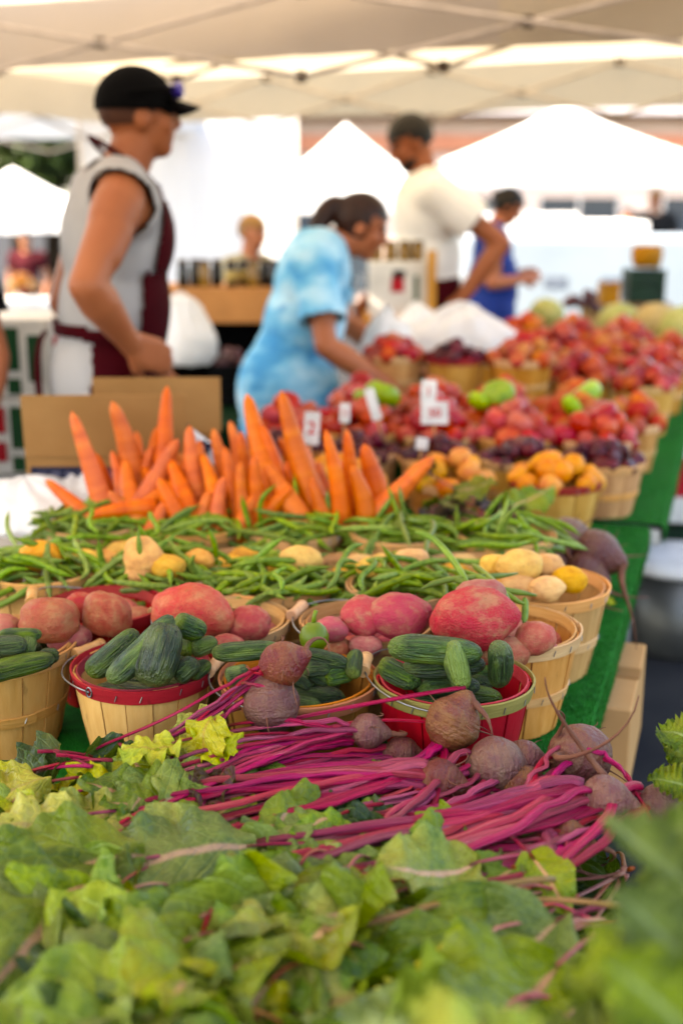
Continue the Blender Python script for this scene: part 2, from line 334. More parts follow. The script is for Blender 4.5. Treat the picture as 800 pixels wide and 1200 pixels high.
# ------------------------------------------------------------------ baskets
def basket_parts(h,Rt,Rb,slat,band,lower=True,inner=None,handle=None,seed=0,grip=True,root=None):
    rg=random.Random(seed); n=16
    b=MB(); wth=.0022
    for k in range(n):
        a0=2*math.pi*(k-.46)/n; a1=2*math.pi*(k+.50)/n; off=(.0012 if k%2 else -.0006)+rg.uniform(-.0004,.0006); V=[]
        zt=h-rg.uniform(0,.004)
        for (r0,z) in [(Rb,0.0),(Rb+(Rt-Rb)*.5+.002,h*.5),(Rt,zt)]:
            for i in range(4):
                a=a0+(a1-a0)*i/3
                for dr in (0,-wth): V.append(((r0+off+dr)*math.cos(a),(r0+off+dr)*math.sin(a),z))
        Fc=[]
        for j in range(2):
            for i in range(3):
                q=lambda jj,ii,d: jj*8+ii*2+d
                Fc.append((q(j,i,0),q(j,i+1,0),q(j+1,i+1,0),q(j+1,i,0))); Fc.append((q(j,i,1),q(j+1,i,1),q(j+1,i+1,1),q(j,i+1,1)))
            Fc.append((q(j,0,0),q(j+1,0,0),q(j+1,0,1),q(j,0,1))); Fc.append((q(j,3,0),q(j,3,1),q(j+1,3,1),q(j+1,3,0)))
        for i in range(3): Fc.append((q(2,i,0),q(2,i+1,0),q(2,i+1,1),q(2,i,1)))
        b.add(V,Fc)
    b.lathe([(.001,.004),(Rb-.001,.004),(Rb-.001,.009),(.001,.009)],24)
    me=b.mesh('slat_body',[slat]); smooth_by_angle(me,35); link('slat_body',me,root)
    def hoop(name,z0,z1,ro,th,mat,stap=0,ofs=0):
        hb=MB(); seg=48; wob=[.0006*noise.noise(Vector((k*.4,z0*20,seed))) for k in range(seg)]
        f=lambda z: (Rt-Rb)*(z-h)/h
        ov=rg.random()*6
        prof=[(ro+f(z0),z0),(ro+th+f(z0),z0+.001),(ro+th+f(z1),z1-.001),(ro+f(z1),z1)]
        V=[];
        for k in range(seg+1):
            a=ov+2*math.pi*k/seg*1.0; lift=.0022*k/seg
            for r,z in prof: V.append(((r+lift+wob[k%seg])*math.cos(a),(r+lift+wob[k%seg])*math.sin(a),z+.0015*math.sin(k/seg*6.28+seed)))
        Fc=[]
        for k in range(seg):
            for i in range(4): Fc.append((k*4+i,k*4+(i+1)%4,(k+1)*4+(i+1)%4,(k+1)*4+i))
        Fc+= [(0,1,2,3),(seg*4+3,seg*4+2,seg*4+1,seg*4)]
        hb.add(V,Fc); hb.mi=1
        for k in range(stap):
            a=2*math.pi*(k+.3)/stap+rg.uniform(-.08,.08); zc=(z0+z1)/2+rg.uniform(-.002,.002); r=ro+th+.0024+f(zc); sl=.0045
            d=Vector((-math.sin(a)*.35,math.cos(a)*.35,.9)).normalized(); c=Vector((r*math.cos(a),r*math.sin(a),zc))
            hb.tube([c-d*sl,c+d*sl],.0007,5)
        me=hb.mesh(name,[mat,MT['steel']]); smooth_by_angle(me,35); return link(name,me,root)
    bh=.021
    hoop('rim_band',h-bh+.003,h+.003,Rt+.0016,.0028,band,16)
    hoop('inner_hoop',h-.014,h+.002,Rt-.0068,.0024,inner or band)
    if lower: hoop('lower_band',h*.36,h*.36+.017,Rt+.0014,.0024,band,12)
    if handle is not None:
        a0,lift=handle
        Mz=Matrix.Rotation(a0,3,'Z'); Rr=Rt+.006; zr=h-.006; pts=[]
        for i in range(25):
            t=math.pi*i/24; pts.append(Mz@Vector((-Rr*1.10*math.sin(t)**.75 if 0<i<24 else 0,-Rr*math.cos(t),zr+lift*math.sin(t))))
        w=MB(); w.tube(pts,.0013,6)
        for sgn in(-1,1):      # wire ears
            c=Mz@Vector((0,-sgn*Rr,zr)); w.tube([c+Vector((.004*math.cos(q),.0,.007*math.sin(q))) for q in [R(k*30) for k in range(12)]],.0011,5,True)
        bail=w.build('bail_handle',MT['steel'],root)
        if grip:
            c=Mz@Vector((-Rr*1.10,0,zr+lift)); y=Mz@Vector((0,1,0)); q=Vector((0,0,1)).rotation_difference(y).to_matrix()
            L=.027
            gpf=[(.0025,-L),(.0085,-L),(.0095,-L+.002),(.0095,-L+.006),(.0083,-L+.007),(.0088,-L+.012),(.0078,-L+.014),(.0086,0),(.0078,L-.014),(.0088,L-.012),(.0083,L-.007),(.0095,L-.006),(.0095,L-.002),(.0085,L),(.0025,L),(.002,L-.02)]
            gm=MB(); gm.lathe(gpf,18,c,q); gme=gm.mesh('grip',[MT['grip']]); smooth_by_angle(gme,30); link('grip',gme,bail)
BK={}
def basket(key,x,y,Rt,h,slat,band,label,lower=True,z=TZ+.006,handle=None,inner=None,group=None,rz=0,src=None):
    if src:
        o=copy_tree(src); o.location=(x,y,z); o.rotation_euler.z=rz; o.scale=(Rt/src['rim_r'],)*2+(h/src['rim_h'],)
    else:
        o=empty('produce_basket',(x,y,z),rz); basket_parts(h,Rt,Rt*.74,slat,band,lower,inner,handle,hash(key)%97,True,o); o['rim_r']=Rt; o['rim_h']=h
    tag(o,label,'basket',group or 'produce baskets on the stall'); BK[key]=(x,y,Rt,z+h,o); return o
m=MT; PH=.150
basket('B1',-.985,1.405,.110,PH,m['slat'],m['band_tan'],'natural wood basket with tan hoops holding cucumbers at the left edge of the photo',inner=m['band_tan'],rz=.3)
basket('B2',-.748,1.405,.096,PH-.006,m['slat'],m['band_red'],'pale wood basket with a bright red rim band, piled with big cucumbers',lower=False,handle=(R(-18),.004),inner=m['band_red'])
basket('B3',-.530,1.440,.105,PH-.010,m['slat_brown'],m['band_orange'],'brown basket with an orange rim band holding small warty cucumbers behind the two lone beets',lower=False,handle=(R(-6),.012),rz=.2)
basket('B4',-.324,1.490,.104,PH-.004,m['slat_red'],m['band_green'],'bright red basket with an olive green rim band holding five cucumbers',lower=False,handle=(R(12),.020),inner=m['slat_red'])
basket('B5',-.920,1.600,.092,PH,m['slat_red'],m['band_red'],'red basket of red potatoes behind the leftmost cucumber basket',lower=False,handle=(R(30),.028),inner=m['band_red'])
basket('B6',-.712,1.610,.096,PH-.004,m['slat_tan'],m['band_natural'],'natural basket with the huge brownish red potato, behind the red rimmed cucumber basket',handle=(R(0),.012))
basket('B7',-.498,1.655,.096,PH,m['slat_tan'],m['band_tan'],'tan basket of pink red potatoes behind the orange rimmed basket',handle=(R(0),.012))
basket('B8',-.287,1.700,.104,PH,m['slat_tan'],m['band_natural'],'two hooped natural basket of red potatoes standing at the turf edge behind the red basket',rz=1.1)
S0=BK['B8'][4]
basket('B12',-.268,1.925,.104,PH,m['slat_tan'],m['band_tan'],'natural basket of yellow potatoes at the turf edge behind the red potatoes',rz=2.0,src=S0)
for k,(x,y) in enumerate([(-1.11,1.735),(-.905,1.785),(-.700,1.80),(-.492,1.85)]):
    basket('N%d'%k,x,y,.092,PH,0,0,['basket of green beans at the left edge of the front bean row','basket of green beans behind the leftmost red potatoes','basket of green beans behind the huge red potato','basket of green beans behind the pink red potatoes'][k],rz=k,src=S0)
for k,(x,y) in enumerate([(-1.04,1.915),(-.820,1.955),(-.615,1.985),(-.420,2.035)]):
    basket('Y%d'%k,x,y,.088,PH-.02,0,0,['basket of yellow potatoes farthest left between the two bean rows','basket with the three piled yellow potatoes between the bean rows','basket of yellow potatoes second from the right between the bean rows','basket of yellow potatoes rightmost between the bean rows'][k],rz=k+.4,src=S0)
for k,(x,y) in enumerate([(-1.18,2.035),(-.985,2.09),(-.785,2.125),(-.585,2.160),(-.385,2.215)]):
    basket('M%d'%k,x,y,.092,PH,0,0,['basket of green beans at the left edge below the white bag','basket of green beans in front of the leftmost leaning carrots','basket of green beans in front of the middle carrots','basket of green beans in front of the right hand carrots','basket of green beans beside the dark beets at the turf edge'][k],rz=k+.9,src=S0)
for k,(px) in enumerate([130,262,400]):
    p=WD(px,610,2.40); basket('C%d'%k,p.x,p.y,.105,PH,0,0,['basket holding the left hand standing carrots','basket holding the middle standing carrots','basket holding the right hand standing carrots'][k],rz=k+.2,src=S0)

# ------------------------------------------------------------------ produce shapes (unit size, long axis z)
def lump(seed,kind):
    rg=random.Random(seed); b=MB(); o=Vector((seed*3.7,seed*1.3,0)); nu,nv=22,28; V=[]
    eyes=[Vector((rg.gauss(0,1),rg.gauss(0,1),rg.gauss(0,1))).normalized() for _ in range(9)]
    bend=rg.uniform(-.12,.12)
    for i in range(nv+1):
        th=math.pi*i/nv
        for k in range(nu):
            ph=2*math.pi*k/nu; d=Vector((math.sin(th)*math.cos(ph),math.sin(th)*math.sin(ph),-math.cos(th))); r=.5
            if kind=='potato':
                r*=1+.16*noise.noise(d*1.1+o)+.05*noise.noise(d*3+o)
                for e in eyes: r-= .050*math.exp(-((d-e).length/.13)**2)
                p=d*r; p.x+=bend*(p.z*p.z)
            elif kind=='beet':
                p=d*r*(1+.06*noise.noise(d*1.6+o)+.015*noise.noise(d*6+o))
                if d.z<-.75: p.z-= .22*((-d.z-.75)/.25)**2.2; 
                if d.z>.8: p.z+= .06*((d.z-.8)/.2)
            elif kind=='fruit':
                p=d*r*(1+.03*noise.noise(d*1.5+o)); p.z*=.92
                if d.z>.6: p.z-= .16*((d.z-.6)/.4)**2
            elif kind=='tomato':
                p=d*r*(1+.05*math.cos(5*ph)*max(0,d.z)**2+.04*noise.noise(d*1.4+o)); p.z*=.80
                if d.z>.65: p.z-= .14*((d.z-.65)/.35)**1.5
            elif kind=='melon':
                p=d*r*(1+.02*math.cos(10*ph)*math.sin(th)+.02*noise.noise(d*2+o))
            V.append(p)
    Fc=[(i*nu+k,i*nu+(k+1)%nu,(i+1)*nu+(k+1)%nu,(i+1)*nu+k) for i in range(nv) for k in range(nu)]
    b.add(V,Fc); return b
def cuke_mb(seed):
    rg=random.Random(seed); b=MB(); nu,nv=18,34; V=[]; bx=rg.uniform(-.10,.10); by=rg.uniform(-.05,.05); o=Vector((seed*2.1,0,0))
    for i in range(nv+1):
        t=i/nv; z=-.5+t
        s=abs(2*t-1); rr=.5*(1-s**3.6)**.5*(1-.10*t)
        for k in range(nu):
            ph=2*math.pi*k/nu; q=1+.02*math.cos(3*ph+seed)+.04*noise.noise(Vector((math.cos(ph)*2,math.sin(ph)*2,z*9))+o)
            V.append((rr*q*math.cos(ph)+bx*(1-4*z*z)*1.2,rr*q*math.sin(ph)+by*(1-4*z*z),z))
    b.add(V,[(i*nu+k,i*nu+(k+1)%nu,(i+1)*nu+(k+1)%nu,(i+1)*nu+k) for i in range(nv) for k in range(nu)]); return b
CUKE=[cuke_mb(i).mesh('cucumber',[MT['cuke']]) for i in range(5)]
CUKEL=[cuke_mb(i+9).mesh('cucumber',[MT['cuke_light']]) for i in range(2)]
def pset(kind,mat,n,name): return [lump(i+1,kind).mesh(name,[mat]) for i in range(n)]
POT=pset('potato',MT['red_potato'],5,'potato'); PPOT=pset('potato',MT['pink_potato'],4,'potato'); BPOT=pset('potato',MT['brown_potato'],4,'potato'); YPOT=pset('potato',MT['yellow_potato'],5,'potato'); BEET=pset('beet',MT['beet'],4,'beet')
def basis(z,xhint=None):
    z=Vector(z).normalized(); xh=Vector(xhint) if xhint else (Vector((0,0,1)) if abs(z.z)<.9 else Vector((1,0,0)))
    y=z.cross(xh).normalized(); x=y.cross(z); return Matrix((x,y,z)).transposed()
def put(name,me,c,axis,L,Wd,Dp=None,spin=0,label=None,cat=None,group=None,parent=None):
    B=basis(axis)@Matrix.Rotation(spin,3,'Z')@Matrix.Diagonal(Vector((Wd,Dp or Wd,L)))
    o=bpy.data.objects.new(name,me); COL.objects.link(o); o.matrix_world=Matrix.Translation(Vector(c))@B.to_4x4()
    if parent: o.parent=parent
    return tag(o,label,cat,group)
def slant(p): return (Vector(p)-Vector((0,0,CAMH))).length*math.cos(0)
def cuke(a,b,w,label,light=False,k=[0]):
    k[0]+=1; A=W(*a); B=W(*b); c=(A+B)/2; wd=w*slant(c)/F; L=(B-A).length+wd*.2
    me=(CUKEL if light else CUKE)[k[0]%(2 if light else 5)]
    o=put('cucumber',me,c,B-A,L,wd,spin=k[0]*2.1,label=label,cat='cucumber',group='cucumbers in the front baskets')
# ------------------------------------------------------------------ cucumbers
cuke((-20,762,.945),(30,756,.95),26,'dark cucumber lying across the top of the leftmost basket')
cuke((-22,792,.925),(62,772,.93),27,'cucumber lying along the front rim of the leftmost basket')
cuke((0,744,.955),(48,743,.955),18,'dark cucumber at the back of the leftmost basket')
cuke((30,766,.935),(36,748,.95),20,'small pale green cucumber tip poking up in the leftmost basket',True)
cuke((48,770,.925),(68,768,.925),19,'short dark cucumber at the right rim of the leftmost basket')
cuke((105,788,.925),(160,742,.975),33,'leftmost long cucumber leaning in the red rimmed basket')
cuke((129,797,.928),(201,724,1.0),32,'long cucumber with a yellow underside crossing the red rimmed basket')
cuke((176,800,.925),(196,733,.990),50,'fat upright dark cucumber in the middle of the red rimmed basket')
cuke((208,728,.985),(238,740,.965),30,'blunt dark cucumber end at the top of the red rimmed basket')
cuke((217,766,.935),(224,748,.95),21,'pale round cucumber end beside the fat upright cucumber',True)
cuke((226,762,.94),(252,752,.945),23,'bumpy mid green cucumber at the right of the red rimmed basket',True)
cuke((208,795,.92),(230,776,.94),27,'dark cucumber end under the fat upright one at the right rim')
cuke((226,792,.918),(244,778,.925),20,'small dark cucumber at the right rim of the red rimmed basket')
cuke((250,765,.945),(326,759,.955),25,'long striped cucumber behind the upper lone beet')
cuke((352,767,.95),(408,779,.94),21,'long warty cucumber right of the upper lone beet')
cuke((356,785,.935),(386,784,.935),21,'warty cucumber in the middle of the orange rimmed basket')
cuke((345,796,.925),(362,806,.915),15,'tiny cucumber beside the lower lone beet')
cuke((362,790,.925),(384,800,.918),15,'thin cucumber at the front of the orange rimmed basket')
cuke((382,796,.922),(412,790,.925),23,'squat dark cucumber at the front right of the orange rimmed basket')
cuke((414,792,.93),(418,764,.95),22,'upright cucumber at the right rim of the orange rimmed basket')
cuke((266,792,.935),(290,786,.94),24,'short dark cucumber at the left of the orange rimmed basket')
cuke((310,790,.90),(370,800,.905),26,'cucumber at the bottom of the orange rimmed basket under the beets')
cuke((457,758,.975),(562,766,.968),36,'large arched dark cucumber along the back of the bright red basket')
cuke((474,782,.945),(566,778,.95),30,'long cucumber lying under the arched one in the bright red basket')
cuke((447,777,.945),(490,800,.925),29,'dark cucumber at the left of the bright red basket')
cuke((528,753,.985),(542,806,.93),30,'pale ribbed upright cucumber in the bright red basket',True)
cuke((584,754,.985),(583,802,.925),31,'dark upright cucumber at the right of the bright red basket')
cuke((490,806,.915),(560,804,.915),26,'cucumber deepest in the bright red basket')
# pale round squash on the pickling cucumbers
sq=empty('pale_squash',W(368,746,.962),0,'small round pale green squash with a stalk behind the upper lone beet','squash')
b=MB(); b.lathe([(.001,-.022),(.012,-.018),(.0195,-.008),(.0205,.002),(.016,.013),(.009,.019),(.001,.020)],20); Mq=basis((-.1,.2,1)).to_4x4(); me=b.mesh('squash_body',[MT['cuke_light']]); link('squash_body',me,sq,M=Mq)
b=MB(); b.tube([(0,0,.018),(.001,0,.028),(.004,0,.036)],[.004,.0028,.0032],8); b.build('stalk',MT['bean'],sq,M=Mq)

# ------------------------------------------------------------------ potatoes
def spud(px,py,w,h,z,label,ms=POT,group='red potatoes',tilt=0,k=[0]):
    k[0]+=1; c=W(px,py,z); s=slant(c)/F; rz=random.Random(k[0]).uniform(-.3,.3)
    ax=(CR*math.cos(R(tilt))+Vector((0,0,1))*math.sin(R(tilt))*-1+CF*rz)
    return put('potato',ms[k[0]%len(ms)],c,ax,w*s*1.02,h*s*.99,max(w,h)*s*.72,spin=R(90)+k[0]*.6 if abs(w-h)<8 else R(90),label=label,cat='potato',group=group)
spud(57,726,75,56,.945,'big oval pinkish brown potato in the leftmost red potato basket',BPOT); spud(97,712,40,36,.935,'shaded red potato between the two front ones at the far left')
spud(126,721,58,58,.945,'round red potato with an eye at the right of the leftmost red basket'); spud(5,735,40,30,.93,'dark red potato at the left edge of the photo')
spud(80,748,50,34,.915,'red potato low under the two leftmost ones')
spud(226,719,96,64,.955,'huge brownish red potato, biggest of the red ones, behind the fat cucumber',BPOT,tilt=8); spud(291,731,52,46,.935,'smooth dark red potato right of the huge brownish one')
spud(267,757,42,28,.920,'small orange red potato low beside the huge brownish one'); spud(225,752,60,40,.915,'red potato hidden low under the huge brownish one')
spud(387,738,42,40,.945,'small round pink potato with a root curl left of the pair of pink ones',PPOT); spud(426,722,56,60,.955,'upright dull pink potato behind the smooth pink pair',PPOT)
spud(466,722,76,60,.958,'smooth pink red potato with a dimple right of centre',PPOT); spud(428,757,40,26,.92,'red potato low under the pink pair',POT); spud(395,758,34,24,.915,'orange red potato low left under the pink pair',POT)
spud(556,724,106,72,.970,'largest bright magenta pink potato with scuffed skin',PPOT,tilt=4); spud(562,700,64,40,.975,'dull red potato behind the largest magenta one',POT)
spud(626,747,48,42,.935,'plain red potato at the right rim of the hooped basket',POT); spud(590,765,60,40,.915,'red potato low under the largest magenta one',POT); spud(640,762,30,22,.91,'red potato tucked at the right rim below the plain one',PPOT)
GY='yellow potatoes'
spud(609,663,54,46,.965,'largest yellow potato on top of the right hand yellow heap',YPOT,GY); spud(578,662,36,34,.955,'yellow potato left of the largest yellow one',YPOT,GY); spud(643,664,38,34,.95,'yellow potato half behind the largest yellow one',YPOT,GY)
spud(640,690,44,32,.94,'yellow potato at the front of the right hand yellow heap',YPOT,GY); spud(667,680,44,29,.94,'oval yellow potato at the right rim of its basket',YPOT,GY); spud(605,690,50,34,.935,'yellow potato under the largest yellow one',YPOT,GY); spud(570,690,40,30,.935,'yellow potato at the left of the right hand heap',YPOT,GY)
spud(48,652,50,28,.94,'flat yellow potato farthest left among the beans',YPOT,GY); spud(101,655,34,24,.935,'small yellow potato second from left among the beans',YPOT,GY)
spud(168,652,50,48,.96,'upright yellow potato standing highest among the beans',YPOT,GY,60); spud(196,664,40,32,.945,'yellow potato right in front of the upright one',YPOT,GY); spud(163,670,38,26,.935,'yellow potato low below the upright one',YPOT,GY)
spud(233,656,36,26,.94,'small yellow potato right of the three piled ones',YPOT,GY); spud(352,657,52,28,.945,'wide yellow potato above the middle bean heap',YPOT,GY); spud(330,667,32,22,.93,'yellow potato at the left of the wide one above the middle beans',YPOT,GY)
spud(434,665,34,26,.94,'small orange yellow potato right of the middle bean heap',YPOT,GY); spud(481,658,46,30,.945,'yellow potato behind the long curved bean',YPOT,GY); spud(447,660,32,22,.935,'pale potato left of the long curved bean',YPOT,GY)
for (x,y) in [(-1.06,1.92),(-.82,1.96),(-.6,1.98),(-.42,2.04)]:
    for q in range(3):
        r=random.Random(int(x*100)+q); a=q*2.1
        tag(put('potato',YPOT[q],(x+.04*math.cos(a),y+.04*math.sin(a),.885),(1,r.random(),0),.07,.055,label='yellow potato low in a basket between the two bean rows',cat='potato',group='yellow potatoes under the visible ones'))
# fillers low in the front baskets
for key,ms,nm in (('B5',POT,'potato'),('B6',POT,'potato'),('B7',PPOT,'potato'),('B8',POT,'potato')):
    x,y,Rt,zt,_=BK[key]
    for q in range(6):
        a=q*1.05+.4; put(nm,ms[q%4],(x+.052*math.cos(a),y+.052*math.sin(a),zt-.036),(math.cos(a+1),math.sin(a+1),.1),.075,.06,label='red potato low in a basket of the second row',cat='potato',group='red potatoes under the visible ones')
for key in ('B1','B2','B3','B4'):
    x,y,Rt,zt,_=BK[key]
    for q in range(6):
        put('cucumber',CUKE[q%5],(x+.012*((q*7)%3-1),y-.066+.027*q,zt-.024),(1,.2*(q%3)-.2,.05),.125-.030*abs(q-2.5)/1.5,.034,label='cucumber lying low in a front row basket',cat='cucumber',group='cucumbers under the visible ones')

# ------------------------------------------------------------------ green beans
def bean_mb(seed):
    rg=random.Random(seed); L=1.0; n=12; kx=rg.uniform(-.5,.5); ky=rg.uniform(-.35,.35); b=MB(); P=[];Rr=[]
    s2=rg.uniform(-.06,.06)
    for i in range(n+1):
        t=i/n; x=(t-.5); P.append((x, kx*(.25-x*x)*.8+s2*math.sin(t*6.28), ky*(.25-x*x)*.5))
        r=.034*(1-max(0,(t-.78)/.22)**1.5*.88)*(1-max(0,(.14-t)/.14)**2*.6)*(1+.10*math.sin(t*34+seed)); Rr.append(r)
    d=Vector(P[-1])-Vector(P[-2]); P.append(tuple(Vector(P[-1])+d*.5)); Rr.append(.0015)
    d=Vector(P[0])-Vector(P[1]); P=[tuple(Vector(P[0])+d*.55),tuple(Vector(P[0])+d*.12)]+P; Rr=[.010,.011]+Rr
    b.tube(P,Rr,8,flat=1.15); return b
BEAN=[bean_mb(i).mesh('green_bean',[MT['bean']]) for i in range(8)]
rb=random.Random(21)
def bean(c,ax,L,label,group,w=None):
    return put('green_bean',BEAN[rb.randrange(8)],c,ax,1,1,label=label,cat='green bean',group=group) if False else _bean(c,ax,L,label,group)
def _bean(c,ax,L,label,group):
    ax=Vector(ax).normalized(); up=Vector((rb.gauss(0,.5),rb.gauss(0,.5),1)); y=up.cross(ax).normalized(); z=ax.cross(y)
    s=L; wv=.0098/.068*1.0
    Mx=Matrix((ax*s,y*wv,z*wv)).transposed()
    o=bpy.data.objects.new('green_bean',BEAN[rb.randrange(8)]); COL.objects.link(o); o.matrix_world=Matrix.Translation(Vector(c))@Mx.to_4x4()
    return tag(o,label,'green bean',group)
def heap_beans(keys,n,label,group,amp,stuff_list,nst,stick=.12):
    for key in keys:
        x,y,Rt,zt,_=BK[key]
        for i in range(n+nst):
            u=rb.random(); r=Rt*1.18*math.sqrt(u); a=rb.uniform(0,6.28); top=amp*(1-(r/(Rt*1.3))**2)
            lay=rb.uniform(-.010,.010) if i<n else rb.uniform(-.035,-.012)
            c=Vector((x+r*math.cos(a),y+r*math.sin(a),zt+top+lay-.008)); th=rb.gauss(0,.75)
            rad=Vector((math.cos(a),math.sin(a),0)); ax=CR*math.cos(th)+CF*math.sin(th)
            slope=-2*amp*r/(Rt*1.3)**2*rad.dot(ax); ax=ax+Vector((0,0,slope*.9+rb.gauss(0,.16)))
            if i<n and rb.random()<stick: ax=Vector((rb.gauss(0,.5),rb.gauss(0,.3),1)); c.z+=.012
            L=rb.uniform(.095,.140)
            if i<n: _bean(c,ax,L,label,group)
            else: stuff_list.append((c,ax,L))
SL=[]
heap_beans(['N0','N1','N2','N3'],36,'green bean in the nearer bean row, heaped behind the red potatoes','green beans in the nearer row',.040,SL,22,.06)
heap_beans(['M0','M1','M2','M3','M4'],27,'green bean in the farther bean row, heaped in front of the carrots','green beans in the farther row',.030,SL,20,.10)
def bez(pts,n):
    out=[]; pts=[Vector(p) for p in pts]
    for i in range(n+1):
        t=i/n; q=[p for p in pts]
        while len(q)>1: q=[q[j].lerp(q[j+1],t) for j in range(len(q)-1)]
        out.append(q[0])
    return out
def long_bean(px,lab):
    P=bez([W(*p) for p in px],16); n=len(P); b=MB(); c=P[0]
    b.tube([p-c for p in P],[.0052*(.35+.65*min(1,i/2.0,(n-1-i)/3.0)) for i in range(n)],8)
    o=b.build('green_bean',MT['bean'],loc=c); tag(o,lab,'green bean','long beans on the potatoes')
long_bean([(486,624,1.02),(515,625,1.02),(535,665,.99),(549,684,.985)],'long curved bean arching up left of the yellow potatoes')
long_bean([(524,676,.985),(560,690,.985),(590,690,.98),(628,698,.965)],'bean lying right across the top toward the yellow potatoes')
long_bean([(528,668,.985),(570,672,.99),(590,700,.975),(614,708,.965)],'bean sloping down over the largest magenta potato')
long_bean([(494,690,.98),(530,672,.99),(560,680,.985),(606,672,.975)],'bean lying level behind the largest magenta potato')
long_bean([(553,661,.98),(566,672,.985),(585,684,.985),(600,712,.97)],'short bean pointing to the plain red potato')
long_bean([(614,700,.965),(616,712,.955),(615,722,.945),(613,730,.94)],'single bean hanging down beside the magenta potato')
for q,(a,b_) in enumerate([((395,680,.965),(410,668,.975)),((400,664,.965),(424,640,.985)),((424,690,.96),(440,655,.985)),((330,690,.955),(338,664,.965)),((505,610,.96),(500,650,.94)),((540,640,.95),(620,634,.945)),((520,655,.94),(655,665,.93)),((395,600,.955),(390,625,.935)),((108,595,.97),(116,625,.945)),((176,600,.965),(172,630,.94)),((75,640,.94),(90,600,.96)),((10,602,.955),(20,640,.94)),((560,625,.94),(630,628,.935)),((470,600,.955),(480,640,.935))]):
    A=W(*a);B=W(*b_); _bean((A+B)/2,B-A,max((B-A).length,.075),'single green bean sticking out of a bean heap','green beans sticking out')
sb=MB()
for c,ax,L in SL:
    me=BEAN[rb.randrange(8)]; ax=Vector(ax).normalized(); y=Vector((0,0,1)).cross(ax).normalized(); z=ax.cross(y); wv=.15
    Mx=Matrix((ax*L,y*wv,z*wv)).transposed(); sb.add([Vector(c)+Mx@v.co for v in me.vertices],[tuple(p.vertices) for p in me.polygons])
tag(sb.build('green_bean_underlayer',MT['bean']),'mass of green beans filling the baskets below the top layer of the bean rows','green beans',kind='stuff')

# ------------------------------------------------------------------ carrots
def carrot(tip,base,w,D,label=None,group='carrots standing in the baskets',k=[0]):
    k[0]+=1; rg=random.Random(k[0]*5); T=WD(*tip,D[0]); B=WD(*base,D[1]); B=B+(B-T).normalized()*.05; L=(B-T).length; s=slant((T+B)/2)/F
    b=MB(); n=18; P=[];Rr=[]; r1=w*s/2*1.22; bx=rg.uniform(-.012,.012); by=rg.uniform(-.01,.01)
    for i in range(n+1):
        t=i/n; P.append((bx*math.sin(t*3.1),by*math.sin(t*3.1),t*L))
        r=r1*(.30+.70*min(1,t*1.25)**.75)
        if t<.10: r*=math.sqrt(max(0,1-((.10-t)/.10)**2))*.9+.08
        Rr.append(r*(1+.03*noise.noise(Vector((t*9,k[0],0)))))
    b.tube(P,Rr,16); V=b.v
    me=b.mesh('carrot',[MT['carrot']]); o=link('carrot',me); o.matrix_world=Matrix.Translation(T)@basis(B-T).to_4x4()
    tag(o,label or 'orange carrot standing among the others behind the green beans','carrot',group)
f,mm,bk=2.30,2.38,2.46
for t,b_,w,d,l in [
 ((53,562),(112,612),20,(mm,2.34),'short carrot leaning far left over the white plastic'),((84,482),(124,605),23,(mm,2.36),'tall leftmost upright carrot in front of the cardboard carton'),
 ((131,470),(153,580),27,(bk,bk),'thick carrot second from the left against the carton'),((131,528),(142,595),17,(bk,2.42),None),((148,535),(160,590),23,(bk,mm),None),
 ((178,522),(160,585),20,(bk,bk),None),((196,452),(193,540),20,(2.5,bk),'tapering carrot with the sharpest tip near the carton corner'),((209,514),(168,592),25,(mm,2.36),None),
 ((186,560),(226,630),27,(f,2.28),'stout carrot leaning left in front of the middle ones'),((198,535),(222,610),24,(mm,f),None),((222,498),(242,592),23,(mm,mm),None),((250,502),(270,565),19,(bk,bk),None),
 ((263,523),(279,605),21,(2.35,2.33),None),((269,493),(276,565),17,(2.5,bk),None),((289,461),(320,585),28,(bk,mm),'tall thick carrot left of the tallest one'),((298,533),(306,602),20,(f,f),None),
 ((262,558),(258,618),20,(f,2.28),None),((246,575),(235,622),23,(f,2.28),None),((312,545),(352,614),27,(2.35,f),None),((329,457),(378,606),28,(mm,2.34),'tallest straight carrot in the middle of the standing bunch'),
 ((327,512),(347,575),18,(bk,bk),None),((381,503),(396,618),21,(f,f),'slim upright carrot right of the tallest one'),((406,503),(402,590),20,(bk,bk),None),((426,520),(444,592),29,(mm,mm),'thick blunt carrot behind the right end of the bunch'),
 ((411,545),(426,614),25,(f,f),None),((508,535),(438,606),26,(f,2.32),'rightmost carrot leaning far over to the right'),((500,545),(458,596),20,(2.4,2.4),None),((306,497),(332,602),22,(2.42,mm),None),((342,570),(318,608),20,(f,f),None),
 ((100,606),(152,600),20,(2.27,f),None),((148,604),(204,575),22,(2.3,2.36),None),((282,505),(300,590),20,(bk,bk),None),((352,530),(368,600),20,(bk,mm),None),((228,540),(218,600),18,(bk,bk),None),((168,545),(180,600),20,(bk,mm),None),((118,545),(134,600),18,(bk,bk),None),((160,505),(170,580),20,(2.52,bk),None),((218,540),(206,606),20,(mm,mm),None),((236,530),(250,600),20,(mm,f),None),((282,540),(292,612),20,(f,2.28),None),((335,540),(360,604),20,(mm,mm),None),((365,560),(385,612),20,(f,f),None),((128,575),(168,606),20,(2.3,2.3),None),((196,585),(180,620),20,(f,2.27),None),((445,560),(430,606),20,(2.42,2.4),None),((300,575),(282,618),19,(f,2.28),None),((240,545),(262,604),20,(bk,mm),None)]+[((x,y),(x+dx,600),21,(2.5,2.46),None) for x,y,dx in ((110,530,14),(158,540,8),(184,500,-4),(212,530,4),(234,515,10),(256,530,6),(272,540,8),(310,520,14),(322,545,10),(356,520,16),(372,540,8),(394,535,6),(418,550,4),(440,560,-6))]:
    carrot(t,b_,w,d,l)
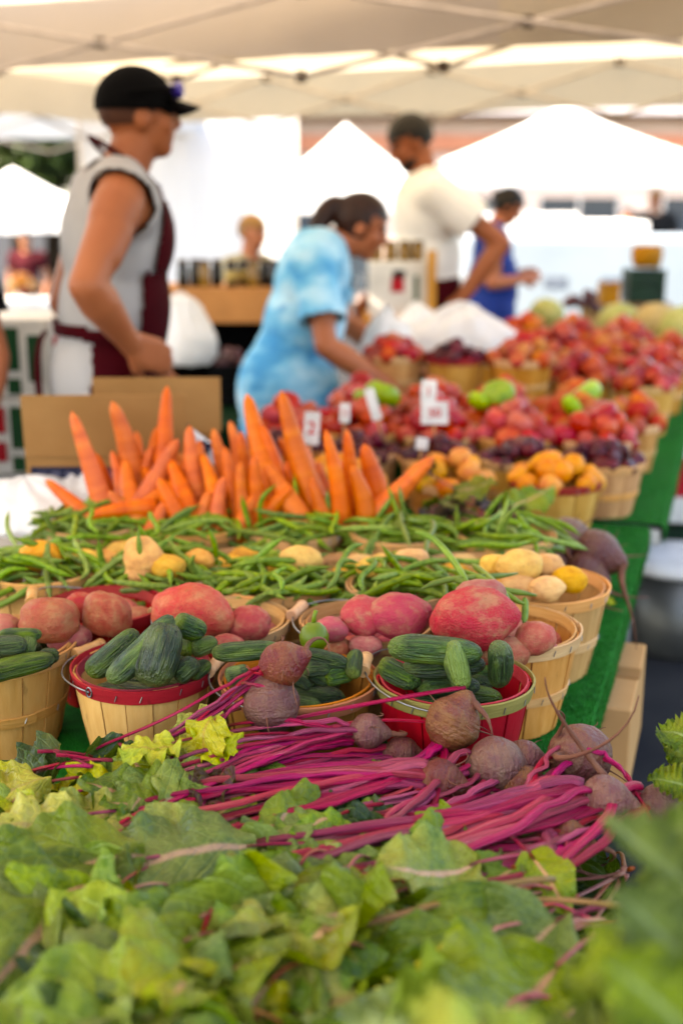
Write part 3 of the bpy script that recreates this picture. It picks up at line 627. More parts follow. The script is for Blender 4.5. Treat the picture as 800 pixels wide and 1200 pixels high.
# ------------------------------------------------------------------ leaf and stalk shapes
def leaf_mesh(seed,L,Wd,mat,ruf=.010,nr=4,curl=.5,lob=.10,fold=.25,nu=17,nv=34,tip=.9,name='leaf'):
    rg=random.Random(seed); ph=[rg.uniform(0,6.28) for _ in range(6)]; V=[];UV=[]; tw=rg.uniform(-.5,.5); ang=0; yy=0; zz=0; py=[];pz=[];pa=[]
    cw=rg.uniform(.6,1.3)
    for j in range(nv):
        py.append(yy); pz.append(zz); pa.append(ang); ang-=curl*cw/nv*(1+.8*math.sin(ph[5]+j/nv*4)); st=L/(nv-1); yy+=st*math.cos(ang); zz+=st*math.sin(ang)
    for j in range(nv):
        t=j/(nv-1); w=Wd*(math.sin(math.pi*min(1,t*.93+.07)**tip)**.75)*(1+lob*math.sin(t*17+ph[0])+lob*.5*math.sin(t*31+ph[1]))
        if t<.10: w*=.25+.75*(t/.10)
        w=max(w,.0015)
        for i in range(nu):
            u=2*i/(nu-1)-1; au=abs(u); sgn=1 if u>0 else -1
            rz=ruf*au**1.4*(math.sin(t*nr*6.28+ph[2 if u>0 else 3])+.5*math.sin(t*nr*2.3*6.28+ph[4]+u))+fold*w*(au**1.5)*(1 if ph[1]<4.2 else -.6)
            rz+=.006*math.sin(u*3+t*5+ph[4])+.004*noise.noise(Vector((u*3,t*6,seed)))
            rz+=.0020*abs(math.sin(math.pi*(t*7-au*2.75)))*(1-.3*au)*min(1,au*5)*(Wd/.05)*.8
            x=u*w+tw*.01*math.sin(t*3); a=pa[j]; V.append((x,py[j]-math.sin(a)*rz,pz[j]+math.cos(a)*rz)); UV.append((i/(nu-1),t))
    b=MB(); b.add(V,[(j*nu+i,j*nu+i+1,(j+1)*nu+i+1,(j+1)*nu+i) for j in range(nv-1) for i in range(nu-1)],UV)
    return b.mesh(name,[mat])
LG=[leaf_mesh(i,.165,.060,MT['leaf'],.009,3,rr,.05) for i,rr in enumerate([.3,.9,1.4,-.3,.6,1.1,.2,1.8])]
LY=[leaf_mesh(i+20,.105,.040,MT['leaf_yellow'],.010,3,rr,.05) for i,rr in enumerate([.4,1.2,2.0,-.4])]
LD=[leaf_mesh(i+40,.12,.046,MT['leaf_shaded'],.010,3,rr,.05) for i,rr in enumerate([.4,1.2,.9])]
LP=[leaf_mesh(i+60,.10,.035,MT['leaf_purple'],.011,4,rr,.03) for i,rr in enumerate([.4,1.2])]
KL=[leaf_mesh(i+80,.24,.085,MT['kale'],.020,9,rr,.06,.35,25,46) for i,rr in enumerate([.5,1.1,.2,.8])]
KP=[leaf_mesh(i+95,.20,.09,MT['kale_pale'],.016,4,rr,.05,.3,17,30) for i,rr in enumerate([.8,1.5])]
rl=random.Random(4)
def stalk(parent,P,r0,r1,name='stalk',mt=None):
    n=len(P); o=Vector(parent.location); b=MB(); rr=[]
    for i in range(n):
        t=i/(n-1); rr.append((r0+(r1-r0)*t)*(1+.05*math.sin(i*1.7)))
    b.tube([Vector(p)-o for p in P],rr,10,flat=.72,groove=.35,up=(0,0,1))
    return b.build(name,mt or MT['stalk'],parent)
def leaf_on(parent,base,d,up,me,sc=1.0,name='leaf',top=False,lab=None,cat=None,group=None):
    d=Vector(d).normalized(); x=d.cross(Vector(up)).normalized(); z=x.cross(d); M=Matrix((x,d,z)).transposed()@Matrix.Scale(sc,3)
    o=bpy.data.objects.new(name,me); COL.objects.link(o)
    if parent: o.parent=parent; o.matrix_local=Matrix.Translation(Vector(base)-Vector(parent.location))@M.to_4x4()
    else: o.matrix_world=Matrix.Translation(Vector(base))@M.to_4x4()
    return tag(o,lab,cat,group)
def pz(py):        # how high the heap of beet greens stands along the picture's height
    pts=[(780,.93),(830,.90),(880,.865),(920,.855),(980,.865),(1060,.88),(1200,.89),(1400,.88)]
    for (a,x),(b_,y) in zip(pts,pts[1:]):
        if py<=b_: return x+(y-x)*max(0,(py-a))/(b_-a)
    return .93
def Q(px,py,dz=0): return W(px,py,pz(py)+dz)
def beet_root(parent,c,axis,diam,k,tail=.09,taild=None,name='root'):
    B=basis(axis)@Matrix.Rotation(k*1.3,3,'Z')@Matrix.Diagonal(Vector((diam,diam,diam*.95)))
    o=bpy.data.objects.new(name,BEET[k%4]); COL.objects.link(o); o.parent=parent; o.matrix_local=Matrix.Translation(Vector(c)-Vector(parent.location))@B.to_4x4()
    ax=Vector(axis).normalized(); e=Vector(c)-ax*diam*.60; 
    if taild: P=bez([e]+[Vector(t) for t in taild],18)
    else:
        sd=Vector((rl.gauss(0,1),rl.gauss(0,1),rl.gauss(0,.4))).normalized(); P=bez([e,e-ax*tail*.5,e-ax*tail*.8+sd*tail*.3,e-ax*tail+sd*tail*.8],14)
    n=len(P); b=MB(); b.tube([p-Vector(parent.location) for p in P],[max(.0007,diam*.075*(1-i/(n-1))**1.3+.0008)*(1+.12*math.sin(i*2.3)) for i in range(n)],7); o_=Vector(parent.location)
    for h in range(5):
        dv=Vector((rl.gauss(0,1),rl.gauss(0,1),rl.gauss(0,1))); dv=(dv-ax*(dv.dot(ax)+.55)).normalized(); s0=Vector(c)+dv*diam*.46; e2=s0+dv*diam*rl.uniform(.2,.45)+Vector((rl.gauss(0,.008),rl.gauss(0,.008),-.008)); hb=MB(); hb.tube([q-o_ for q in bez([s0,s0.lerp(e2,.5)+Vector((rl.gauss(0,.006),rl.gauss(0,.006),0)),e2],6)],[.0011-.00012*w for w in range(7)],5); hb.build('root_hair',MT['root'],parent)
    b.build('tail',MT['root'],parent)
def crown(c,axis,diam): return Vector(c)+Vector(axis).normalized()*diam*.45
def beet_plant(px,py,dz,rpx,axis,k,label,stalks,tail=.08,taild=None,leaves=True,sr=.0042):
    """stalks: list of pixel polylines [(px,py,dz)...] from the crown outward, with an optional leaf kind"""
    c=Q(px,py,dz); diam=2*rpx*slant(c)/F; ax=Vector(axis).normalized(); p=empty('beet',c,0,label,'beet','beets lying on the stall')
    beet_root(p,c,ax,diam,k,tail,taild); cr=crown(c,ax,diam)
    for i,(pl,kind) in enumerate(stalks):
        j=Vector((rl.gauss(0,.2),rl.gauss(0,.2),rl.gauss(0,.2)))*diam
        P=bez([cr+j*.7-ax*.01,cr+ax*.02+j]+[Q(*q) for q in pl],20)
        o3=Vector((rl.random()*50,i,k)); P=[q+Vector((noise.noise(o3+Vector((t*.35,0,0))),noise.noise(o3+Vector((0,t*.35,5))),noise.noise(o3+Vector((3,0,t*.35)))*.6))*.007*min(1,t/7) for t,q in enumerate(P)]
        stalk(p,P,sr*1.12*rl.uniform(.6,1.45),sr*1.1*rl.uniform(.5,.8))
        if kind:
            ms={'g':LG,'y':LY,'d':LD,'p':LP}[kind]; d=(P[-1]-P[-4]); d.z*=.4
            leaf_on(p,P[-1]-d.normalized()*.004,d+Vector((0,0,rl.uniform(-.004,.004))),(rl.gauss(0,.3),rl.gauss(0,.3)-.25,1),ms[rl.randrange(len(ms))],rl.uniform(.5,.8))
    return p
def fan(x0,y0,x1,y1,n,sp0,sp1,mid=0,kind='g',curve=(0,0),dz=.012):
    out=[]
    for i in range(n):
        t=(i/(n-1)-.5) if n>1 else 0; jx=rl.gauss(0,10); jy=rl.gauss(0,4)
        mx=(x0*.5+x1*.5)+curve[0]+jx; my=(y0+y1)/2+t*(sp0*.6+sp1*.4)+curve[1]+jy
        out.append(([(x0*.8+x1*.2,y0*.8+y1*.2+t*sp0+jy*.4,dz+rl.uniform(-.006,.010)),(mx,my,dz+rl.uniform(-.008,.012)),(x1+rl.gauss(0,30),y1+t*sp1+rl.gauss(0,9),rl.uniform(0,.012))],kind if rl.random()<.9 else None))
    return out
Z=Vector((0,0,1))
# two lone beets on the orange rimmed basket
beet_plant(331,778,.035,27,(-.75,-.2,-.35),0,'upper lone beet resting on the orange rimmed basket with its root curling right',
  [([(290,795,.03),(180,850,.02),(55,905,.0)],None),([(285,812,.02),(200,870,.01),(95,925,0)],'y'),([(275,825,.02),(170,885,.012),(70,940,0)],'y'),([(280,805,.03),(220,845,.02),(130,900,.005)],'g'),([(275,835,.01),(215,880,.01),(150,930,0)],'y'),([(268,830,.015),(210,860,.01),(120,915,0)],None),([(262,822,.02),(190,870,.015),(100,910,0)],None)],
  taild=[Q(352,762,.055),Q(365,742,.07),Q(385,740,.06),Q(386,764,.045)],sr=.0040)
beet_plant(318,826,.012,33,(-.15,.15,1),1,'lower lone beet squatting flat below the upper one in front of the orange rimmed basket',
  [([(312,800,.03),(300,790,.035),(288,780,.04)],None),([(305,805,.03),(292,800,.03),(282,800,.03)],None)],tail=.03,sr=.0030)
beet_plant(431,857,.004,21,(-.97,-.25,.08),2,'small brown beet half hidden behind its own stalks below the orange rimmed basket',
  fan(405,852,130,945,11,24,60,kind='y',curve=(0,-10),dz=.022)+[([(390,850,.02),(320,835,.02),(262,852,.005)],'y'),([(395,845,.02),(330,840,.02),(240,868,.0)],'y'),([(395,868,.02),(300,890,.01),(150,938,.0)],'g')],tail=.05,sr=.0042)
beet_plant(530,848,.020,32,(-.35,-.45,-.85),3,'largest upright beet with stalks hanging down in front of the bright red basket',
  [([(500,890,.02),(440,900,.02),(330,905,.01)],'g'),([(515,895,.02),(480,930,.02),(400,955,0)],'g'),([(525,890,.02),(520,920,.02),(500,960,0)],'g'),([(505,880,.03),(470,905,.02),(390,925,.01)],None),([(498,895,.03),(430,925,.02),(300,950,0)],'g')],
  taild=[Q(562,838,.03),Q(572,832,.03),Q(574,850,.03),Q(578,868,.02)],sr=.005)
beet_plant(515,917,.012,27,(-.98,-.1,.15),0,'round beet in front with bright magenta stalks spreading left',
  fan(485,908,225,950,16,40,54,kind='g',curve=(-5,-9),dz=.024)+fan(480,890,120,960,7,16,46,kind=None,curve=(0,-8),dz=.030),tail=.05,sr=.0062)
beet_plant(581,898,.010,34,(-.85,-.5,.1),1,'dark beet right of the magenta stalks, crowded against its neighbour',fan(550,915,420,965,6,22,40,kind='g'),tail=.05,sr=.0048)
beet_plant(613,892,.006,24,(-.9,-.3,.1),2,'small dark beet tucked behind the dark one near the turf',fan(590,905,480,945,3,12,25,kind='g'),
  taild=[Q(640,876,.01),Q(662,850,.03),Q(670,835,.05),Q(650,832,.06)],sr=.004)
beet_plant(679,886,.012,37,(-.35,-.75,.35),3,'pinkish beet at the turf edge with long whiskery roots',fan(660,905,560,985,4,20,40,kind='g')+[([(720,870,.03),(735,905,.02),(752,945,.0)],None),([(705,862,.03),(735,890,.02),(760,960,.0)],None)],
  taild=[Q(640,870,.03),Q(600,905,.05),Q(735,900,.06),Q(748,815,.10)],sr=.0042)
beet_plant(707,941,.010,31,(-.99,-.12,.1),0,'brown furrowed beet at the right end of the thick pink stalk bundle',
  fan(680,950,400,1010,15,50,60,kind='g',curve=(-8,-8),dz=.024)+fan(675,940,300,1005,6,10,30,kind=None,curve=(-10,-10),dz=.032),
  taild=[Q(690,900,.03),Q(668,850,.06),Q(640,830,.08),Q(638,794,.10)],sr=.0068)
beet_plant(772,944,.0,24,(-.95,-.2,.1),1,'brown beet at the right edge of the table end beside the kale',fan(745,955,600,1010,8,40,60,kind='g'),tail=.06,sr=.0052)
beet_plant(615,925,-.004,27,(-.9,-.2,.1),2,'flattened beet lying under the pink stalk bundle',fan(590,930,440,960,6,18,40,kind='d'),tail=.05,sr=.0045)
beet_plant(470,885,-.012,22,(-.9,-.3,.1),3,'beet buried behind the magenta stalks under the largest beet',fan(445,880,150,935,8,20,50,kind='y',dz=.014),tail=.05,sr=.0045)
beet_plant(665,985,-.01,24,(-.95,-.1,.1),0,'beet buried below the thick pink stalk bundle',fan(740,1000,520,1012,11,52,60,kind='g',dz=.008),tail=.05,sr=.0055)
for x,y,dx,dy,kd,sc in [(80,893,-40,10,'d',.9),(100,884,40,10,'d',.8),(60,900,-30,8,'d',.9),(120,892,30,10,'d',.8),(30,905,-50,20,'y',1.0),(130,918,-60,10,'y',.9),(175,905,-50,25,'g',.8),(70,935,-50,25,'g',1.1),(150,950,-60,20,'y',1.1),(10,960,-40,20,'d',1.1),(230,890,-40,25,'y',.7),(215,935,-70,20,'g',.6),(110,900,30,20,'g',.7),(300,935,-60,25,'g',.5),(45,985,-50,25,'g',1.2),(340,985,-50,25,'g',.7),(250,975,-70,15,'g',.8)]:  # dark leaves beside the baskets are added to paint shade over the turf
    B=Q(x,y,.016); d=Q(x+dx,y+dy,.004)-B; p=empty('beet_leaf',B,0,'limp beet leaf in the edge of the heap below the cucumber baskets','beet leaf','beet leaves along the edge of the heap'); ms={'g':LG,'y':LY,'d':LD}[kd]
    leaf_on(p,B,d,(rl.gauss(0,.3),-.6,.9),ms[rl.randrange(len(ms))],sc,'blade'); dd=d.normalized(); stalk(p,bez([B-dd*.06-Z*.012,B-dd*.03-Z*.002,B,B+dd*.01],8),.0034,.0018)
# thin stalks crossing in front of the bright red basket
t=empty('beet_stalk',Q(400,830,.03),0,'long thin pink stalk lying across the bright red basket','beet stalk'); stalk(t,bez([W(545,805,.935),W(470,817,.925),W(400,828,.915),W(300,852,.89),W(225,868,.87)],20),.0042,.003)
t=empty('beet_stalk',Q(460,845,.02),0,'shorter pink stalk below the long thin one','beet stalk'); stalk(t,bez([W(505,846,.90),W(450,842,.90),W(400,840,.90),W(340,868,.875)],16),.0032,.0025)
t=empty('beet_stalk',Q(60,955,.02),0,'loose magenta stalk end among the yellow leaves at the left','beet stalk'); stalk(t,[Q(24,976,.02),Q(40,974,.022),Q(60,970,.024),Q(88,964,.024)],.0035,.0030)

# ------------------------------------------------------------------ beds of beet greens in the foreground
def greens(crownpx,targets,label,kinds,group='bunches of beet greens in the foreground',sr=.0034,scale=1.28):
    c=Q(*crownpx); p=empty('beet_greens',c,0,label,'beet greens',group)
    for (x,y,dz,dx,dy,kd,sc) in targets:
        B=Q(x,y,dz); d2=Q(x+dx,y+dy,dz)-B; d2.z=rl.uniform(-.65,.05)*d2.length; d2=d2.normalized()
        P=bez([c+Vector((rl.gauss(0,.008),rl.gauss(0,.008),rl.gauss(0,.004))),c.lerp(B,.4)+Z*rl.uniform(-.02,.008),B-d2*.05,B],14)
        stalk(p,P,sr*rl.uniform(.7,1.1),sr*.5,mt=MT['stalk_dull'])
        ms={'g':LG,'y':LY,'d':LD,'p':LP}[kd]; up=Vector((rl.gauss(0,.45),rl.gauss(-.7,.35),.8))
        leaf_on(p,B-d2*.004,d2,up,ms[rl.randrange(len(ms))],sc*rl.uniform(.9,1.12)*scale)
    return p
def region(n,x0,x1,y0,y1,kinds,dz=(-.01,.02),dirs=((-60,20),(40,40)),sc=1.0):
    out=[]
    for i in range(n):
        x=rl.uniform(x0,x1); y=rl.uniform(y0,y1); out.append((x,y,rl.uniform(*dz),rl.gauss(*dirs[0]),abs(rl.gauss(*dirs[1]))+6,rl.choice(kinds),sc))
    return out
BL='bunch of limp beet greens in the leafy foreground heap'
# lower layer first, leaf colour darkened to stand for shade in the gaps
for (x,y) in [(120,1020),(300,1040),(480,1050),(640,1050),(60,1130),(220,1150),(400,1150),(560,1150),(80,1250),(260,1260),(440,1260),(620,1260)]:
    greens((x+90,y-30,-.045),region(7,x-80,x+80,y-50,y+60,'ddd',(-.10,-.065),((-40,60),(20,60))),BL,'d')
# upper layer
for (x,y,kk) in [(140,1015,'ggy'),(330,1040,'gggg'),(430,1050,'gg'),(560,1070,'ggy'),(120,1050,'gg'),(260,1060,'gg'),(430,1090,'ggy'),(600,1105,'gg'),(70,1120,'gd'),(210,1130,'gd'),(340,1150,'gg'),(500,1150,'gy'),(90,1210,'gd'),(250,1220,'gg'),(420,1230,'gg'),(590,1200,'gg'),(330,1290,'gg'),(130,1290,'gd')]:
    greens((x+110,y-28,-.01),region(5,x-80,x+90,y-40,y+40,kk,(-.022,.030)),BL,'g')
# yellow leaves at the left, and single leaves lying on top
for x,y,dx,dy,kd,sc,l in [(60,915,-60,14,'y',1.2,'big pale yellow beet leaf lying at the far left below the leftmost basket'),(95,955,-70,14,'y',1.1,'yellow green leaf with a dark edge under the far left one'),(20,935,-40,40,'y',1.0,'curled yellow leaf at the left edge of the photo'),(250,845,-20,40,'y',.95,'bright yellow leaf lying below the red rimmed basket'),(285,862,-50,22,'y',.9,'creased yellow leaf under the two lone beets'),(210,868,-60,30,'y',.8,'small yellow leaf left of the bright yellow ones'),
  (262,905,-30,40,'p',.75,'dull purple leaf among the stalks at the centre left'),(190,900,-20,30,'g',.6,'small green leaf between the long stalks at the left'),(150,880,20,30,'g',.55,'pale leaf in front of the red rimmed basket'),(340,950,-30,40,'g',.7,'small bright leaf over the front stalks'),(395,955,-50,20,'g',.6,'tiny leaf tucked under the magenta stalks'),(185,940,60,-22,'g',.9,'pointed green leaf standing up at the left of the magenta stalks'),
  (560,1010,-80,20,'g',.8,'flat leaf lying under the pink stalk bundle'),(660,1075,-60,25,'g',1.0,'round pale leaf in front of the yellowish stalk'),(520,1110,-30,50,'y',.9,'pale yellow leaf at the bottom centre'),(620,1000,30,30,'g',.5,'curled leaf scrap at the end of the pink stalks'),(170,1005,-120,20,'g',1.25,'broad light green leaf with a pinkish midrib at the left'),(300,990,-110,14,'g',1.15,'broad light green leaf above the dark gap'),(240,1085,-30,70,'g',1.1,'leaf drooping toward the viewer in the left half'),(420,1050,-60,60,'g',1.1,'light green leaf in the middle of the foreground')]:
    B=Q(x,y,.024); d=Q(x+dx,y+dy,.024)-B; d.z=0; p=empty('beet_leaf',B,0,l,'beet leaf'); ms={'g':LG,'y':LY,'p':LP}[kd]
    leaf_on(p,B,d,(rl.gauss(0,.2),-.45+rl.gauss(0,.15),1),ms[rl.randrange(len(ms))],sc,'blade'); dd=d.normalized(); stalk(p,bez([B-dd*.07-Z*.012,B-dd*.04-Z*.002,B,B+dd*.01],8),.0034,.0018)
t=empty('beet_stalk',Q(480,1060,.03),0,'yellowish bare stalk lying across the leaves at the lower right','beet stalk'); stalk(t,bez([Q(650,1030,.035),Q(560,1030,.04),Q(500,1075,.045),Q(380,1090,.03)],16),.0042,.0036).data.materials[0]=pm('tan_stalk',(.24,.17,.05),(.34,.20,.09),14,.45,.3,50)
t=empty('beet_stalk',Q(600,1060,.03),0,'second tan stalk under the yellowish one at the lower right','beet stalk'); stalk(t,bez([Q(730,1062,.03),Q(660,1052,.032),Q(600,1050,.03),Q(560,1064,.02)],14),.0036,.003).data.materials[0]=bpy.data.materials['tan_stalk']
# dark beets at the turf edge farther back
for x,y,z,r,l,tl in [(640,636,.87,22,'dusty brown beet left of the clump at the turf edge',[W(660,650,.86),W(680,668,.84),W(690,672,.83)]),(684,672,.825,24,'brown beet in front of the clump at the turf edge',[W(705,690,.80),W(716,702,.785),W(760,700,.775)]),(664,634,.87,28,'dark dusty beet at the turf edge beside the farther bean row',[W(690,648,.85),W(730,655,.82),W(758,650,.80)]),(696,650,.85,30,'dark beet with bristly roots overhanging the turf edge',[W(720,690,.80),W(742,700,.79),W(745,760,.70)]),(648,665,.83,20,'dark beet low between the yellow potatoes and the turf',[W(690,700,.79),W(700,712,.78),W(730,716,.775)]),(598,600,.89,20,'dull beet among purple leaves behind the farther bean row',[W(620,610,.88),W(630,618,.87),W(640,622,.86)])]:
    c=W(x,y,z); d=2*r*slant(c)/F; p=empty('beet',c,0,l,'beet','beets lying on the stall'); ax=Vector((-.9,.3,.1)); beet_root(p,c,ax,d,int(x)%4,.06,tl)
    for q in range(4):
        cr=crown(c,ax,d); E=cr+Vector((-.09-.03*q,.02+rl.gauss(0,.04),.02+rl.gauss(0,.015))); P=bez([cr,cr+ax*.03,E-Vector((.03,0,-.01)),E],10); stalk(p,P,.0035,.0025); leaf_on(p,E,(P[-1]-P[-3])+Vector((0,0,.002)),(rl.gauss(0,.4),-.3,1),(LP if q%2 else LG)[q%2],.75)
for x,y,z,kd,sc,l in [(535,590,.90,'g',.45,'crinkled green leaf right of the leaning carrot'),(575,594,.90,'p',.7,'purple leaf left of the orange fruit basket'),(610,598,.90,'p',.7,'limp purple leaf in front of the orange fruit basket'),(552,582,.91,'g',.4,'bright leaf tip below the far orange fruit'),(705,702,.775,'y',.28,'yellow leaf scrap lying on the turf')]:
    B=W(x,y,z); p=empty('beet_leaf',B,0,l,'beet leaf'); ms={'g':LG,'y':LY,'p':LP}[kd]; leaf_on(p,B,(rl.gauss(0,1),-.4,.2),(rl.gauss(0,.3),-.5,1),ms[1],sc,'blade')
# ------------------------------------------------------------------ kale at the lower right, and pale lettuce at the bottom
def kale(c,tg,label,ms,sc=1.0,cat='kale'):
    c=Vector(c); p=empty('kale_bunch' if cat=='kale' else 'lettuce',c,0,label,cat)
    sm=bpy.data.materials.get('kale_stem') or pm('kale_stem',(.30,.38,.16),(.38,.42,.2),20,.5)
    for i,(E,d,s) in enumerate(tg):
        E=Vector(E); P=bez([c,c.lerp(E,.5)+Vector((0,0,.03)),E-Vector(d).normalized()*.05,E],10); b=MB(); b.tube([q-c for q in P],[.007-.003*k/10 for k in range(11)],8); b.build('stem',sm,p)
        leaf_on(p,E-Vector(d).normalized()*.003,d,(rl.gauss(0,.3),-.6+rl.gauss(0,.3),.8),ms[i%len(ms)],s*sc)
    return p
K=WD
kale((.08,.57,.80),[(E_,d_,s_) for E_,d_,s_ in ((e-Vector((0,0,.020))-CR*.004,d,s*.92) for e,d,s in [(K(815,1000,.66),(-.35,.1,.22),.30),(K(790,1090,.62),(-.55,-.05,.12),.34),(K(840,1120,.60),(-.3,-.1,.35),.40),(K(790,1190,.58),(-.55,-.15,.0),.40),(K(830,1040,.70),(-.1,.2,.3),.36),(K(800,1130,.66),(-.55,.1,-.02),.36),(K(850,1200,.56),(-.3,-.1,.3),.42),(K(730,1230,.60),(-.5,.1,-.02),.34),(K(760,1110,.72),(-.5,.2,-.2),.30),(K(740,1120,.74),(-.4,-.2,-.25),.34),(K(800,1060,.74),(-.4,-.3,-.2),.34),(K(790,1150,.7),(-.45,-.2,-.2),.38),(K(690,1190,.7),(-.5,-.1,-.2),.32),(K(830,1000,.76),(-.4,-.2,-.1),.3)])],'big blurred bunch of dark green kale at the lower right corner',KL)
kale((.22,1.16,.75),[(K(812,900,1.30),(-.25,.1,.4),.28),(K(826,880,1.26),(-.35,0,.35),.30),(K(818,925,1.24),(-.4,-.1,.1),.26),(K(836,850,1.3),(-.2,.1,.5),.25),(K(840,905,1.28),(-.4,0,.2),.3)],'frilly kale bunch cut by the right edge of the photo',KL)
kale((-.20,.50,.92),[(K(560,1232,.56),(-.6,.05,.0),.30),(K(480,1232,.56),(-.6,-.05,.0),.32),(K(640,1240,.56),(-.5,-.1,.0),.30)],'pale lettuce leaves along the bottom edge of the photo',KP,cat='lettuce')
# ------------------------------------------------------------------ fruit farther along the stall
def m_fruit(name,c1,c2,c3,rough=.35,scale=1.6,val=.2,hue=.012):
    n=N(name); v=n.coord('Object'); c=n.ramp(n.noise(v,scale,3),[(.34,c1),(.5,c2),(.66,c3)]); sp=n.noise(v,40,2); c=n.mix(n.ramp(sp,[(.62,0.0),(.75,.3)]),c,c3)
    return n.fin(n.vary(c,hue,.1,val),rough,n.bump(n.noise(v,12,3),.08,.02))
MT.update(tomato=m_fruit('tomato_skin',(.42,.012,.005),(.48,.034,.006),(.54,.11,.012),.22), plum=m_fruit('plum_skin',(.10,.006,.03),(.20,.012,.03),(.05,.012,.04),.35,1.3,.35),
 peach=m_fruit('peach_skin',(.42,.028,.015),(.50,.10,.022),(.56,.25,.05),.6,1.3,.15), nectarine=m_fruit('nectarine_skin',(.32,.010,.014),(.44,.034,.014),(.54,.14,.022),.35,1.3,.25),
 apricot=m_fruit('apricot_skin',(.66,.30,.012),(.70,.36,.018),(.62,.23,.012),.5,1.5,.12), pepper=m_fruit('green_pepper_skin',(.30,.42,.04),(.36,.46,.06),(.22,.36,.04),.3),
 melon=pm('melon_rind',(.36,.40,.15),(.50,.46,.22),6,.6,.4,30), melon_net=pm('netted_melon_rind',(.42,.36,.18),(.56,.42,.22),14,.7,.6,30), stem=pm('fruit_stem',(.06,.12,.02),rough=.7))
TOM=pset('tomato',MT['tomato'],4,'tomato'); PLUM=pset('fruit',MT['plum'],4,'plum'); PEA=pset('fruit',MT['peach'],4,'peach'); NEC=pset('fruit',MT['nectarine'],4,'nectarine'); APR=pset('fruit',MT['apricot'],4,'apricot')
MEL=[lump(3,'melon').mesh('melon',[MT['melon']]),lump(5,'melon').mesh('melon',[MT['melon_net']])]
rf=random.Random(9)
def pile(key,ms,d,name,label,cat,group,n1=7,n2=4,top=1,z0=-.004,n0=6):
    n1=max(3,int(6.28*.86*BK[key][2]/d*.98)); n2=max(3,int(6.28*.48*BK[key][2]/d)); top=max(top,1); n0=0
    x,y,Rt,zt,_=BK[key]; L=[]
    for k in range(n0): a=6.28*k/n0+.5; L.append((Rt*.55*math.cos(a),Rt*.55*math.sin(a),z0-d*.72))
    for k in range(n1):
        a=6.28*k/n1+rf.uniform(-.2,.2); L.append((Rt*.84*math.cos(a),Rt*.84*math.sin(a),z0+rf.uniform(0,.012)))
    for k in range(n2):
        a=6.28*k/n2+rf.uniform(0,1); L.append((Rt*.46*math.cos(a),Rt*.46*math.sin(a),z0+d*.50+rf.uniform(0,.012)))
    for k in range(top): L.append((rf.uniform(-.02,.02),rf.uniform(-.02,.02),z0+d*.95))
    for (px,py,pz_) in L:
        s=d*rf.uniform(.88,1.1); ax=Vector((rf.gauss(0,.6),rf.gauss(0,.6),1))
        put(name,ms[rf.randrange(len(ms))],(x+px,y+py,zt+pz_),ax,s,s,label=label,cat=cat,group=group)
def fb(key,x,y,Rt,label,z=TZ+.008,h=.150,src=None,rz=None):
    return basket(key,x,y,Rt,h,0,0,label,z=z,src=src or S0,rz=rf.uniform(0,6) if rz is None else rz)
RB=BK['B2'][4]
def strip_handle(o):
    for c in list(o.children):
        if c.name.startswith('bail'):
            for g_ in list(c.children): bpy.data.objects.remove(g_)
            bpy.data.objects.remove(c)
# apricots
a=fb('A0',-.370,2.775,.105,'red banded basket heaped with orange apricots beyond the dark beets',src=RB,h=.135); strip_handle(a)
fb('A1',-.610,2.72,.10,'basket of orange apricots just right of the carrots',h=.13); fb('A2',-.85,2.62,.10,'basket of apricots hidden behind the carrots',h=.13)
for k in ('A0','A1','A2'): pile(k,APR,.056,'apricot',{'A0':'orange apricot in the red banded basket','A1':'orange apricot in the basket just right of the carrots','A2':'orange apricot in the basket behind the carrots'}[k],'apricot','apricots '+{'A0':'in the red banded basket','A1':'right of the carrots','A2':'behind the carrots'}[k])
# plums: a row across
PLn=['basket of dark plums at the right end of the plum row','basket of dark plums second from the right end','basket of dark plums in the middle of the plum row','basket of dark plums left of the middle one','basket of dark plums behind the carrot tips']
for k,(x,y) in enumerate([(-.285,3.03),(-.492,2.985),(-.70,2.96),(-.905,2.94),(-1.11,2.92)]):
    fb('P%d'%k,x,y,.10,PLn[k],h=.135); pile('P%d'%k,PLUM,.045,'plum','dark purple plum in the '+PLn[k].replace('basket of dark plums ','plum basket '),'plum','plums in plum basket %s'%'abcde'[k],9,6,2)
# tomatoes: two rows
Tn=['tomato basket at the right end of the nearer row','tomato basket second from right in the nearer row','tomato basket in the middle of the nearer row under the price card','tomato basket left of the middle one in the nearer row','tomato basket at the left end of the nearer row','peach basket at the right end of the farther row','tomato basket second from right in the farther row','tomato basket in the middle of the farther row','tomato basket at the left end of the farther row','peach basket at the right end of the third row','peach basket second from right in the third row','tomato basket in the middle of the third row','tomato basket at the left end of the third row']
for k,(x,y) in enumerate([(-.33,3.24),(-.54,3.20),(-.75,3.17),(-.96,3.15),(-1.165,3.12),(-.41,3.45),(-.62,3.41),(-.83,3.38),(-1.04,3.35),(-.45,3.665),(-.66,3.63),(-.87,3.60),(-1.08,3.57)]):
    fb('T%d'%k,x,y,.102,Tn[k],h=.150); ms=TOM if k not in(5,9,10) else PEA
    pile('T%d'%k,ms,.076,'tomato' if ms is TOM else 'peach',('red tomato' if ms is TOM else 'orange red peach')+' in the '+Tn[k].split(' ',2)[2].replace('under the price card','').strip(),'tomato' if ms is TOM else 'peach','fruit in the %s'%Tn[k],6,3,1 if k%2 else 0)
